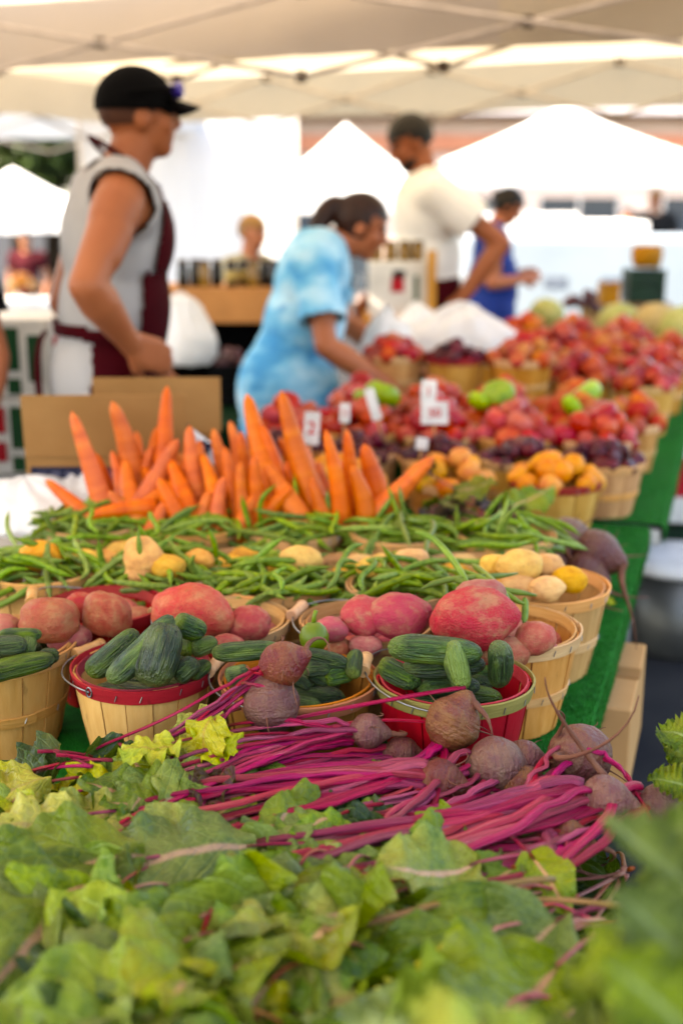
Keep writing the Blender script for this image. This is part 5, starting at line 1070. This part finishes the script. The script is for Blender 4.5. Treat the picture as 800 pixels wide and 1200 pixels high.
def hair_shell(root,j,MH,e,pred,mat,vox=.007,extra=None):
    H=MB(); P=lambda x,y,z: j['head']+MH@Vector((x,y,z)); H.ell(P(-.014,0,.030),(.104+e,.082+e,.100+e),MH)
    if extra: extra(H,P)
    me=remesh(H,vox,2,[mat],'hair')
    if pred: HI=MH.inverted(); keep(me,lambda c,n: pred(HI@(c-j['head'])))
    o=link('hair',me,root); return o
m_hair_dk=pm('dark_hair',(.014,.010,.009),(.03,.02,.016),30,.45,.6,90,stretch=(1,1,.2)); m_hair_br=pm('brown_hair',(.050,.020,.012),(.085,.035,.02),30,.42,.6,90,stretch=(1,1,.2)); m_hair_bl=pm('blond_hair',(.42,.27,.12),(.30,.18,.08),30,.5,.6,90)
m_grey=pm('grey_jersey',(.46,.455,.46),(.41,.405,.415),6,.85,.3,40); m_white=pm('cream_cotton',(.76,.75,.74),(.70,.69,.67),6,.85,.3,30); m_maroon=pm('maroon_apron',(.115,.008,.020),(.09,.006,.016),8,.8,.2,40); m_denim=pm('dark_trousers',(.03,.032,.04),rough=.85); m_blueT=pm('royal_blue_knit',(.012,.06,.28),(.016,.085,.36),5,.7,.2,20); m_black=pm('black_cap_cloth',(.008,.008,.010),rough=.75)
def tie_dye():
    n=N('blue_tie_dye'); v=n.coord('Object',(1,1,1.9)); a=n.noise(v,5.5,3,.5); b=n.noise(n.coord('Object'),14,3); c=n.ramp(a,[(.34,(.13,.40,.62)),(.45,(.25,.53,.70)),(.56,(.44,.66,.77)),(.72,(.60,.75,.83))]); c=n.mix(n.ramp(b,[(.60,0.0),(.72,.6)]),c,(.04,.26,.56)); return n.fin(c,.85,n.bump(n.noise(v,9,3),.4,.02))
m_dye=tie_dye()
# man in the black cap, facing right, one hand on his hip
J=stand(0.02); yaw1=YAW+R(20); J['head']=Vector((.125,0,1.605)); J['neck']=Vector((.065,0,1.475))
J.update(rsh=(.035,-.200,1.415),rel=(-.075,-.345,1.225),rwr=(.03,-.245,1.085),lsh=(.04,.195,1.42),lel=(-.05,.27,1.14),lwr=(.14,.22,.98))
loc=WD(127,440,3.32); 
r1=person((loc.x-.02,loc.y,0),yaw1,1.095,J,'tall man in a black cap, grey sleeveless shirt and maroon apron',(.45,.205,.108),m_grey,sleeve=0,shirt_bottom=-.12,torso=.98,pants=m_grey,hs=.88,arm=1.08,belly=.004,hand_r=((.75,.28,-.42),(.2,.9,-.2),.55,-1),hand_l=((.6,-.2,-.6),(0,-.9,0),.5),headdir=((1,0,-.03),(-.05,0,1)),shorts=True)
root,j,MTt,MH,tor,L,ax=r1
hair_shell(root,j,MH,.0,lambda q: q.z>-.02 and q.x<.035 and not(abs(q.y)>.06 and q.z<.012 and q.x>-.03),pm('cropped_hair',(.16,.075,.045),(.12,.055,.035),40,.6,.2,120))
ap=MB(); tor(ap,.030); am=remesh(ap,.010,5,[m_maroon],'apron'); Tt=MTt.transposed()
am2=am.copy()
keep(am,lambda c,n: (lambda q:(q.x>.055+(.03 if q.z>.30 else 0) and q.z<.47 and abs(q.y)<(.19 if q.z<.20 else .19-.25*(q.z-.20))) or (q.z<.145 and q.x>-.055 and q.z>-.25 and abs(q.y)<.4))(Tt@(c-j['pelvis'])))
a=link('apron',am,root); solid(a,.003)
keep(am2,lambda c,n: (lambda q: .118<q.z+q.x*.06<.148)(Tt@(c-j['pelvis']))); am2.name='waist_tie'; w=link('waist_tie',am2,a); solid(w,.004)
b=MB(); kn=j['pelvis']+MTt@Vector((-.150,0,.125))
for sg in(-1,1): b.tube(bez([kn,kn+Vector((-.035,.02*sg,-.03)),kn+Vector((-.03,.03*sg,-.16)),kn+Vector((-.015,.035*sg,-.24))],8),[.010]*9,8,flat=.4)
b.build('tie_ends',m_maroon,a)
b=MB(); b.tube([j['neck']+Vector((.075*math.cos(t)+.012,.083*math.sin(t),.022-.055*math.cos(t)-.0)) for t in [R(k*20) for k in range(18)]],.013,8,True,flat=.35); b.tube(bez([j['neck']+Vector((.085,-.03,-.03)),j['neck']+Vector((.095,-.07,-.08)),j['neck']+Vector((.098,-.09,-.15))],8),.012,8,flat=.35); b.tube(bez([j['neck']+Vector((.085,.03,-.03)),j['neck']+Vector((.095,.07,-.08)),j['neck']+Vector((.098,.09,-.15))],8),.012,8,flat=.35); b.build('neck_strap',m_maroon,a)
C=MB(); HI=MH.inverted(); P=lambda x,y,z: j['head']+MH@Vector((x,y,z)); C.ell(P(-.012,0,.030),(.110,.089,.104),MH); cm=remesh(C,.007,2,[m_black],'cap'); keep(cm,lambda c,n:(HI@(c-j['head'])).z>.028-.10*(HI@(c-j['head'])).x-.012); cap=link('cap',cm,root); solid(cap,.004)
V=MB(); nn=14; vv=[]
for i in range(nn+1):
    t=-1+2*i/nn
    for q in range(6):
        s_=q/5; x=.070+(.100*math.sqrt(max(0,1-t*t*.85))-.0)*s_; y=t*.078*(1-.12*s_); z=.048-.030*s_-.022*t*t*(.4+.6*s_); vv.append(P(x,y,z))
V.add(vv,[(i*6+q,i*6+q+1,(i+1)*6+q+1,(i+1)*6+q) for i in range(nn) for q in range(5)]); vo=V.build('visor',m_black,cap); solid(vo,.005)
sg_=MB(); m_lens=N('violet_lens').fin((.10,.07,.42),.08,coat=.6)
for s_ in(-1,1): sg_.ell(P(.108,s_*.042,.066),(.014,.040,.024),MH@Matrix.Rotation(s_*.35,3,'Z'))
gl=sg_.build('sunglasses',m_lens,root); tb=MB(); [tb.tube([P(.095,s_*.066,.072),P(.05,s_*.096,.068),P(-.05,s_*.101,.060)],.004,6) for s_ in(-1,1)]; tb.tube([P(.113,-.006,.072),P(.113,.006,.072)],.004,6); tb.build('temple',m_black,gl)
# woman in the tie-dye shirt, bending forward to the right and reaching down
J=stand(.27); loc=WD(312,460,4.35); ht=WD(425,262,4.35)
J.update(head=Vector((.265,0,1.43)),neck=Vector((.125,0,1.385)),lsh=(.08,.17,1.325),rsh=(.08,-.17,1.325),rel=(.11,-.30,1.05),rwr=(.33,-.29,.905),lel=(.24,.24,1.07),lwr=(.45,.12,.93))
r2=person((loc.x+.075,loc.y+.03,0),YAW+R(6),1.012,J,'woman with a brown ponytail in a blue tie dye shirt bending over the produce',(.48,.22,.12),m_dye,sleeve=.70,sleeveR=(.072,.080),shirt_bottom=-.62,longshirt=True,torso=1.0,belly=.016,pants=m_denim,hand_r=((.85,.25,-.45),(.1,.3,-.9),.7,-1),hand_l=((.8,-.3,-.4),(0,-.3,-.9),.7),headdir=((.90,-.06,-.34),(.36,0,.93)))
root,j,MTt,MH,tor,L,ax=r2
def pony(H,P):
    H.ell(P(-.105,0,.045),(.03,.03,.03),MH)
    Q_=bez([P(-.10,0,.045),P(-.14,-.01,.06),P(-.17,-.02,-.02),P(-.16,-.04,-.10),P(-.15,-.05,-.20)],10)
    for a_,b_,r_ in zip(Q_,Q_[1:],[.026,.034,.038,.04,.04,.038,.034,.03,.024,.016]): H.cap(a_,b_,r_,r_*.95,10)
hair_shell(root,j,MH,.004,lambda q: q.x<.02 or q.z>.058-.0*q.x,m_hair_br,extra=pony)
b=MB(); b.tube([P_ for P_ in [j['head']+MH@Vector((-.115,.034*math.sin(t),.034+.034*math.cos(t))) for t in [R(k*30) for k in range(12)]]],.009,8,True); b.build('hair_tie',pm('pink_hair_tie',(.45,.20,.22),rough=.6),root)
b=MB(); cpos=j['pelvis']+MTt@Vector((.155,-.05,.33)); b.box(cpos,(.006,.07,.10),Rm=MTt); b.build('name_badge',m_card,root,smooth=False)
# man in the white tee shirt, facing left and looking down
J=stand(.05); J.update(head=Vector((.10,0,1.60)),neck=Vector((.035,0,1.475)),lsh=(.02,.19,1.40),lel=(-.245,.24,1.20),lwr=(-.075,.20,.955),rsh=(.02,-.19,1.40),rel=(.06,-.25,1.12),rwr=(.22,-.18,.96))
loc=WD(512,330,5.9)
r3=person((loc.x-.03,loc.y,0),YAW+R(180)+.12,1.125,J,'bearded man in a cream tee shirt and maroon apron facing left and looking down',(.42,.19,.10),m_white,sleeve=.58,sleeveR=(.075,.080),shirt_bottom=-.22,torso=1.10,pants=m_denim,hand_l=((.75,-.2,-.45),(.2,-.9,-.2),.5,1),headdir=((.88,.12,-.42),(.42,0,.9)))
root,j,MTt,MH,tor,L,ax=r3
hair_shell(root,j,MH,.006,lambda q: q.z>.045 or (q.x<.01 and q.z>-.03),m_hair_dk)
H=MB(); Ph=lambda x,y,z: j['head']+MH@Vector((x,y,z)); H.ell(Ph(.028,0,-.068),(.062,.059,.046),MH); H.ell(Ph(.052,0,-.088),(.033,.036,.030),MH); bm_=remesh(H,.007,2,[m_hair_dk],'beard'); keep(bm_,lambda c,n:(lambda q:q.z<-.060 and not(abs(q.y)<.02 and q.z>-.070 and q.x>.07))(MH.inverted()@(c-j['head']))); link('beard',bm_,root)
ap=MB(); tor(ap,.030); am=remesh(ap,.010,5,[m_maroon],'apron'); Tt=MTt.transposed(); keep(am,lambda c,n:(lambda q: q.z<.10 and q.x>-.10)(Tt@(c-j['pelvis']))); a=link('apron',am,root); solid(a,.004)
# woman in the blue dress farther off, head bowed, hands in front
J=stand(.06); J.update(head=Vector((.14,0,1.58)),neck=Vector((.05,0,1.47)),lsh=(.02,.165,1.39),rsh=(.02,-.165,1.39),rel=(.0,-.22,1.12),rwr=(.22,-.12,1.14),lel=(.02,.21,1.12),lwr=(.24,.06,1.16))
loc=WD(566,370,7.4)
r4=person((loc.x,loc.y,0),YAW+.1,.95,J,'woman in a royal blue sleeveless dress with her head bowed, far behind the fruit',(.52,.25,.15),m_blueT,sleeve=0,shirt_bottom=-.30,torso=.84,belly=.05,pants=m_blueT,headdir=((.82,-.1,-.5),(.5,0,.86)),voxel=.009)
root,j,MTt,MH,tor,L,ax=r4
hair_shell(root,j,MH,.008,lambda q: q.x<.03 or q.z>.05,m_hair_dk,extra=lambda H,P:H.ell(P(-.10,0,.03),(.045,.045,.045),MH))
Sk=MB(); Sk.ell(j['pelvis']+Vector((.02,0,-.02)),(.19,.20,.2)); Sk.ell(j['pelvis']+Vector((.04,0,.10)),(.18,.17,.16)); Sk.cap(j['pelvis']+Vector((.02,.03,-.15)),(.02,.03,.55),.19,.20); Sk.cap(j['pelvis']+Vector((.02,-.03,-.15)),(.02,-.03,.55),.19,.20); link('skirt',remesh(Sk,.014,4,[m_blueT],'skirt'),root)
# blond person behind the jars
J=stand(.02); J.update(lel=(-.02,.25,1.12),lwr=(.14,.16,.95),rel=(-.02,-.25,1.12),rwr=(.14,-.16,.95)); J['lsh']=(-.01,.17,1.42); J['rsh']=(-.01,-.17,1.42)
loc=WD(292,350,6.6)
r5=person((loc.x,loc.y,0),YAW-R(35),.84,J,'young person with short blond hair and a light top standing behind the jars',(.56,.30,.20),pm('pale_green_top',(.52,.50,.40),rough=.8),sleeve=.5,shirt_bottom=-.2,torso=.9,pants=m_denim,voxel=.009,headdir=((.96,0,-.2),(.1,0,1)))
root,j,MTt,MH,tor,L,ax=r5; hair_shell(root,j,MH,.008,lambda q: q.z>.05 or (q.x<.0 and q.z>-.03),m_hair_bl)
# person at the left edge: only an arm is in view
J=stand(0); J.update(rsh=(-.01,-.19,1.42),rel=(-.03,-.25,1.14),rwr=(.06,-.24,.90),lel=(-.03,.25,1.13),lwr=(.08,.22,.9))
loc=WD(-112,440,3.25)
r6=person((loc.x,loc.y,0),YAW-R(95),1.0,J,'person in a dark tee shirt at the left edge, only the forearm in view',(.50,.24,.14),pm('charcoal_tee',(.03,.03,.032),rough=.8),sleeve=.62,shirt_bottom=-.2,pants=m_denim)
root,j,MTt,MH,tor,L,ax=r6; hair_shell(root,j,MH,.006,lambda q: q.z>.045 or (q.x<.0 and q.z>-.03),m_hair_br)

# ------------------------------------------------------------------ canopies
m_can=m_fabric('cream_canopy',(.66,.62,.58),(.64,.58,.52),.30); m_can2=m_fabric('warm_canopy',(.70,.65,.56),(.70,.62,.49),.33); m_whitec=m_fabric('white_canopy',(.82,.82,.82),(.8,.8,.8),.3,.15); m_frame=pm('canopy_frame_paint',(.78,.72,.66),rough=.5); m_joint=pm('brown_joint',(.20,.155,.12),rough=.6)
def canopy(cx,cy,wx,wy,rz,eave,peak,mat,label,val=.24,trusses=True,skirt=None,legs=True,base=0,name='canopy_tent',group=None):
    o=empty(name,(cx,cy,base),rz,label,'canopy tent',group); hx,hy=wx/2,wy/2
    rid=max(0,hy-hx) if wy>=wx else 0; ridx=max(0,hx-hy) if wx>wy else 0
    b=MB(); cs=[(-hx,-hy),(hx,-hy),(hx,hy),(-hx,hy)]; n=12
    def roofz(x,y):
        d=min(hx-abs(x),hy-abs(y)); m_=min(hx,hy); t=max(0,min(1,d/m_)); return eave+(peak-eave)*t-.05*math.sin(math.pi*t)*.6
    G=[]; nx_=24; ny_=max(24,int(24*wy/wx)) if wy>wx else 24
    for jn in range(ny_+1):
        for i in range(nx_+1):
            x=-hx+wx*i/nx_; y=-hy+wy*jn/ny_; G.append((x,y,roofz(x,y)))
    b.add(G,[(q*(nx_+1)+i,q*(nx_+1)+i+1,(q+1)*(nx_+1)+i+1,(q+1)*(nx_+1)+i) for q in range(ny_) for i in range(nx_)]); ro=b.build('roof',mat,o)
    for k in range(4):
        a=Vector((*cs[k],0)); c=Vector((*cs[(k+1)%4],0)); v=MB(); m_=40; V=[]; nr=(c-a).normalized().cross(Vector((0,0,1)))
        for i in range(m_+1):
            p=a.lerp(c,i/m_); w=.012*math.sin(i*1.9+k)*math.sin(i*.7)
            for t in (0,.5,1): V.append(p+nr*(.006+w*t)+Vector((0,0,eave-.001-val*t-(.012*math.sin(math.pi*i/m_*3)**2 if t==1 else 0))))
        v.add(V,[(i*3+q,i*3+q+1,(i+1)*3+q+1,(i+1)*3+q) for i in range(m_) for q in range(2)]); v.build('valance',mat,o)
    if legs:
        for x,y in cs:
            l=MB(); X,Y=x*(1-.03/hx),y*(1-.03/hy); l.box((X,Y,(eave-.02)/2-.0),(.036,.036,eave-.02)); lo_=l.build('leg',m_frame,o,smooth=False); q=MB(); q.box((X,Y,eave-.06),(.075,.075,.13)); q.build('corner_bracket',m_joint,lo_,smooth=False); q=MB(); q.box((X,Y,.008),(.10,.10,.012)); q.build('foot_plate',m_joint,lo_,smooth=False)
    if trusses:
        for k in range(4):
            a=Vector((*cs[k],0))*.965; c=Vector((*cs[(k+1)%4],0))*.965; ln=(c-a).length; ns=2 if ln<4 else 4; inward=-(a+c).normalized()*.03
            tb=MB(); zt,zl=eave-.05,eave-.36
            for s_ in range(ns):
                p=a.lerp(c,s_/ns)+inward; q=a.lerp(c,(s_+1)/ns)+inward; e=inward.normalized()*.016
                tb.tube([p+Z*zt,q+Z*zl],.010,6); tb.tube([p+Z*zl+e,q+Z*zt+e],.010,6)
            tr=tb.build('truss',m_frame,o)
            for s_ in range(ns*2+1):
                p=a.lerp(c,s_/(ns*2))+inward; zz=(zt+zl)/2 if s_%2 else zl
                jb=MB(); jb.box(p+Z*zz,(.034,.034,.042)); jb.build('joint',m_joint,tr,smooth=False)
                if 0<s_<ns*2 and s_%2==0: jb=MB(); jb.box(p+Z*zt,(.045,.045,.05)); jb.build('joint',m_joint,tr,smooth=False)
        cr_=MB(); 
        for x,y in cs: cr_.tube([Vector((x*.96,y*.96,eave-.05)),Vector((x*.0+(ridx*(1 if x>0 else -1)),(rid*(1 if y>0 else -1)),peak-.06))],.013,6)
        cr_.build('roof_bar',m_frame,o)
    return o
canopy(-1.72,2.33,3.60,4.68,R(-2),2.36,3.25,m_can,'cream canopy overhead whose edge crosses the top of the photo',val=.26)
canopy(-2.15,6.42,5.0,3.2,R(-7),2.40,3.25,m_can2,'warm yellowish canopy behind the near one, spanning the whole width',val=.30)
canopy(-5.75,7.75,3.2,3.2,R(-6),2.30,3.1,m_whitec,'white canopy with its edge behind the neck of the capped man at the left',val=.24)
# white stall wall behind the vendors
p=WD(245,330,9.6); o=empty('tent_wall',(p.x,p.y,0),YAW,'plain white fabric stall wall on a frame behind the capped man and the jars','tent wall')
b=MB(); V=[]
for i in range(41):
    for t in range(6):
        V.append((-.95+1.62*i/40,.018*math.sin(i*.9)*math.sin(i*.31+t*.2),.05+2.33*t/5))
b.add(V,[(i*6+t,i*6+t+1,(i+1)*6+t+1,(i+1)*6+t) for i in range(40) for t in range(5)]); b.build('fabric_panel',m_fabric('white_wall_fabric',(.85,.85,.86),(.85,.85,.86),.45,.1),o)
for x in(-.97,.69): b=MB(); b.tube([(x,.03,0),(x,.03,2.42)],.02,8); b.build('post',m_frame,o)
b=MB(); b.tube([(-.97,.03,2.40),(.69,.03,2.40)],.018,8); b.build('top_rail',m_frame,o); b=MB(); b.box((.69,.0,2.36),(.07,.06,.10)); b.build('bracket',m_joint,o,smooth=False)
# far white tents in the sun
def far_tent(px,pe,D,width,peak_h,label,rz,eave_px):
    e=WD(px,eave_px,D); base=gz(e.y); ev=e.z-base; canopy(e.x,e.y,width,width,rz,ev+.22,ev+.22+peak_h,m_whitec,label,val=.24,trusses=False,base=base,group='white tents across the market')
far_tent(20,0,15,2.0,.50,'small bright white tent at the left in front of the green trees',YAW+.2,268)
far_tent(405,0,14,1.75,.72,'bright white tent with a pointed peak between the two standing men',YAW+.1,246)
far_tent(655,0,15.5,3.1,.72,'widest bright white tent filling the right half of the background',YAW-.05,216)
# white trailer far right
m_trailer=pm('trailer_shaded_paint',(.30,.345,.39),(.27,.315,.36),1,.4); m_vent=pm('vent_grey',(.20,.23,.28),rough=.5)  # trailer colour darkened, putting in shade that the sun does not leave there
p=WD(700,360,11.5); o=empty('white_trailer',(p.x,p.y,gz(p.y)),YAW-.05,'long pale blue white market trailer behind the fruit at the right','trailer')
zt=WD(700,276,11.5).z-gz(p.y)
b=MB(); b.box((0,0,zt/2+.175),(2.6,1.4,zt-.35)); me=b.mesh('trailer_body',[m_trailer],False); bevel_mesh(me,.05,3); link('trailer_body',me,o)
for x in(-.5,.0): b=MB(); b.box((x,-.703,zt-.38),(.20,.012,.09)); b.build('vent',m_vent,o,smooth=False)
for x in(-.7,.7):
    b=MB(); b.lathe([(.10,-.08),(.27,-.08),(.30,-.04),(.30,.04),(.27,.08),(.10,.08)],24,(x,-.55,.30),Matrix.Rotation(R(90),3,'X')); w=b.build('wheel',m_black,o)
b=MB(); b.box((-.05,.0,zt+.07),(.75,1.2,.13)); me=b.mesh('roof_hatch',[m_whitec],False); bevel_mesh(me,.03,2); link('roof_hatch',me,o)
b=MB(); b.box((-.9,.55,zt+.10),(1.5,.02,.20)); b.build('sign_board',m_whitec,o,smooth=False)
# peach coloured building with an orange fascia
m_peach=pm('peach_stucco',(.86,.70,.60),(.80,.64,.54),.6,.9,.3,12); m_or=pm('orange_fascia',(.80,.42,.28),(.76,.38,.25),1,.8); m_glass=N('shop_glass').fin((.10,.12,.14),.08,spec=.6)
p=WD(560,230,32); o=empty('shop_building',(p.x,p.y,gz(p.y)),YAW,'peach coloured shop building with orange fascia bands far behind the tents','building'); g0=gz(p.y)
zz=lambda py:WD(560,py,32).z-g0
b=MB(); b.box((3,3,(zz(136))/2),(24,6,zz(136))); b.build('wall',m_peach,o,smooth=False)
for a_,c_ in((176,158),(206,192)):
    z0,z1=zz(a_),zz(c_); b=MB(); b.box((3,-.12,(z0+z1)/2),(24.2,.24,z1-z0)); b.build('fascia',m_or,o,smooth=False)
z0,z1=zz(136),zz(118); b=MB(); b.box((3,2.6,(z0+z1)/2),(24.6,7.0,z1-z0)); b.build('roof',pm('pale_roof',(.62,.60,.62),rough=.8),o,smooth=False)
for k in range(7): b=MB(); b.box((-7+k*3.2,-.02,1.5),(2.0,.06,2.4)); w=b.build('window',m_glass,o,smooth=False); b=MB(); [b.box((-7+k*3.2+dx,-.06,1.5),(.08,.08,2.5)) for dx in(-1.03,0,1.03)]; b.build('frame',m_frame,w,smooth=False)
# goods and table at far left and far right
def far_stall(px,py,D,w,cols,label,n=10):
    p=WD(px,py,D); g0=gz(p.y); o=empty('market_table',(p.x,p.y,g0),YAW,label,'table'); h=p.z-g0
    prt(o,'table_top',[((0,0,h-.02),(w,.7,.04))],m_wc); 
    for sx in(-1,1):
        for sy in(-1,1): prt(o,'leg',[((sx*(w/2-.05),sy*.3,(h-.04)/2),(.04,.04,h-.04))],m_frame)
    prt(o,'cloth_skirt',[((0,-.355,h*.55),(w,.008,h*.85))],m_wc)
    return p,h
p,h=far_stall(28,352,11.5,.9,None,'white clothed table with small goods far at the left')
for k,(px,py,s,col,l) in enumerate([(26,322,.16,(.60,.28,.05),'orange pumpkin on the far left table'),(16,330,.12,(.55,.36,.16),'tan gourd beside the orange pumpkin'),(38,328,.13,(.50,.30,.14),'brownish gourd right of the orange pumpkin')]):
    c=WD(px,py+6,11.5); me=lump(k+31,'melon').mesh('pumpkin',[pm('gourd_skin_%d'%k,col,rough=.5)]); put('pumpkin',me,c,(0,0,1),s*.9,s,label=l,cat='pumpkin')
def small_person(px,py,D,label,c1,c2,hairm):
    J=stand(0); J.update(rel=(-.03,-.25,1.14),rwr=(.06,-.24,.90),lel=(-.03,.25,1.13),lwr=(.08,.22,.9)); h=WD(px,py,D); g0=gz(h.y); sc_=(h.z-g0)/1.74
    r=person((h.x,h.y,g0),YAW-R(90),sc_,J,label,(.5,.28,.18),pm('shirt_'+label[:9],c1,rough=.8),sleeve=.5,shirt_bottom=-.2,pants=pm('pants_'+label[:9],c2,rough=.8),voxel=.013); hair_shell(r[0],r[1],r[3],.006,lambda q:q.z>.045 or(q.x<0 and q.z>-.03),hairm,.01)
small_person(768,222,17,'distant person in a dark top near the post at the right edge',(.05,.05,.05),(.2,.18,.15),m_hair_bl)
small_person(735,244,18,'distant person in a red top right of the trailer',(.50,.06,.04),(.06,.14,.08),m_hair_dk)
small_person(30,272,13,'distant person in a dark red top in the left background under the small tent',(.12,.03,.04),(.45,.40,.36),m_hair_dk)
# ------------------------------------------------------------------ trees at the left
m_bark=pm('tree_bark',(.10,.07,.05),(.06,.045,.03),12,.9,.6,20); m_fol=[pm('tree_foliage_a',(.045,.085,.018),(.09,.13,.02),3,.6,vary=(.02,.15,.5),transl=.25),pm('tree_foliage_b',(.10,.12,.015),(.16,.17,.02),3,.6,vary=(.02,.15,.5),transl=.25)]
def tree(px,D,ztop,rad,label,seed,mi):
    rg=random.Random(seed); c=WD(px,300,D); g0=gz(c.y); o=empty('broadleaf_tree',(c.x,c.y,g0),0,label,'tree'); H=ztop-g0
    b=MB(); b.tube([(0,0,-.2),(.1,0,H*.25),(.05,.1,H*.45),(.1,.05,H*.8)],[.22,.17,.13,.04],10)
    ctr=[]
    for k in range(9):
        a=rg.uniform(0,6.28); e=Vector((math.cos(a)*rad*rg.uniform(.3,.75),math.sin(a)*rad*rg.uniform(.3,.75),H*rg.uniform(.45,.88))); ctr.append((e,rad*rg.uniform(.32,.5))); b.tube(bez([(.05,.05,H*.35),(e.x*.4,e.y*.4,H*.5),e],6),[.08,.07,.06,.05,.04,.03,.02],6)
    b.build('trunk',m_bark,o); f=MB(); V=[];Fc=[]
    for e,r in ctr:
        for q in range(430):
            d=Vector((rg.gauss(0,1),rg.gauss(0,1),rg.gauss(0,.8))).normalized()*r*rg.uniform(.45,1.05); p=e+d; s_=rg.uniform(.08,.17); u=Vector((rg.gauss(0,1),rg.gauss(0,1),rg.gauss(0,1))).normalized(); w=u.cross(Vector((rg.gauss(0,1),rg.gauss(0,1),rg.gauss(0,1)))).normalized(); i=len(V)
            V+=[p-u*s_,p+w*s_*.5,p+u*s_,p-w*s_*.5]; Fc.append((i,i+1,i+2,i+3))
    f.add(V,Fc); f.build('crown',m_fol[mi],o,smooth=False)
tree(-30,24,5.2,2.4,'dark green tree at the left edge behind the small white tent',1,0); tree(60,27,5.6,2.6,'yellow green tree behind the shoulder of the capped man',2,1); tree(110,30,5.4,2.4,'darker tree just left of the neck of the capped man',3,0); tree(20,34,6.5,3,'taller tree farther back at the left',4,0); tree(-120,26,5.5,2.5,'tree beyond the left edge of the photo',5,1)
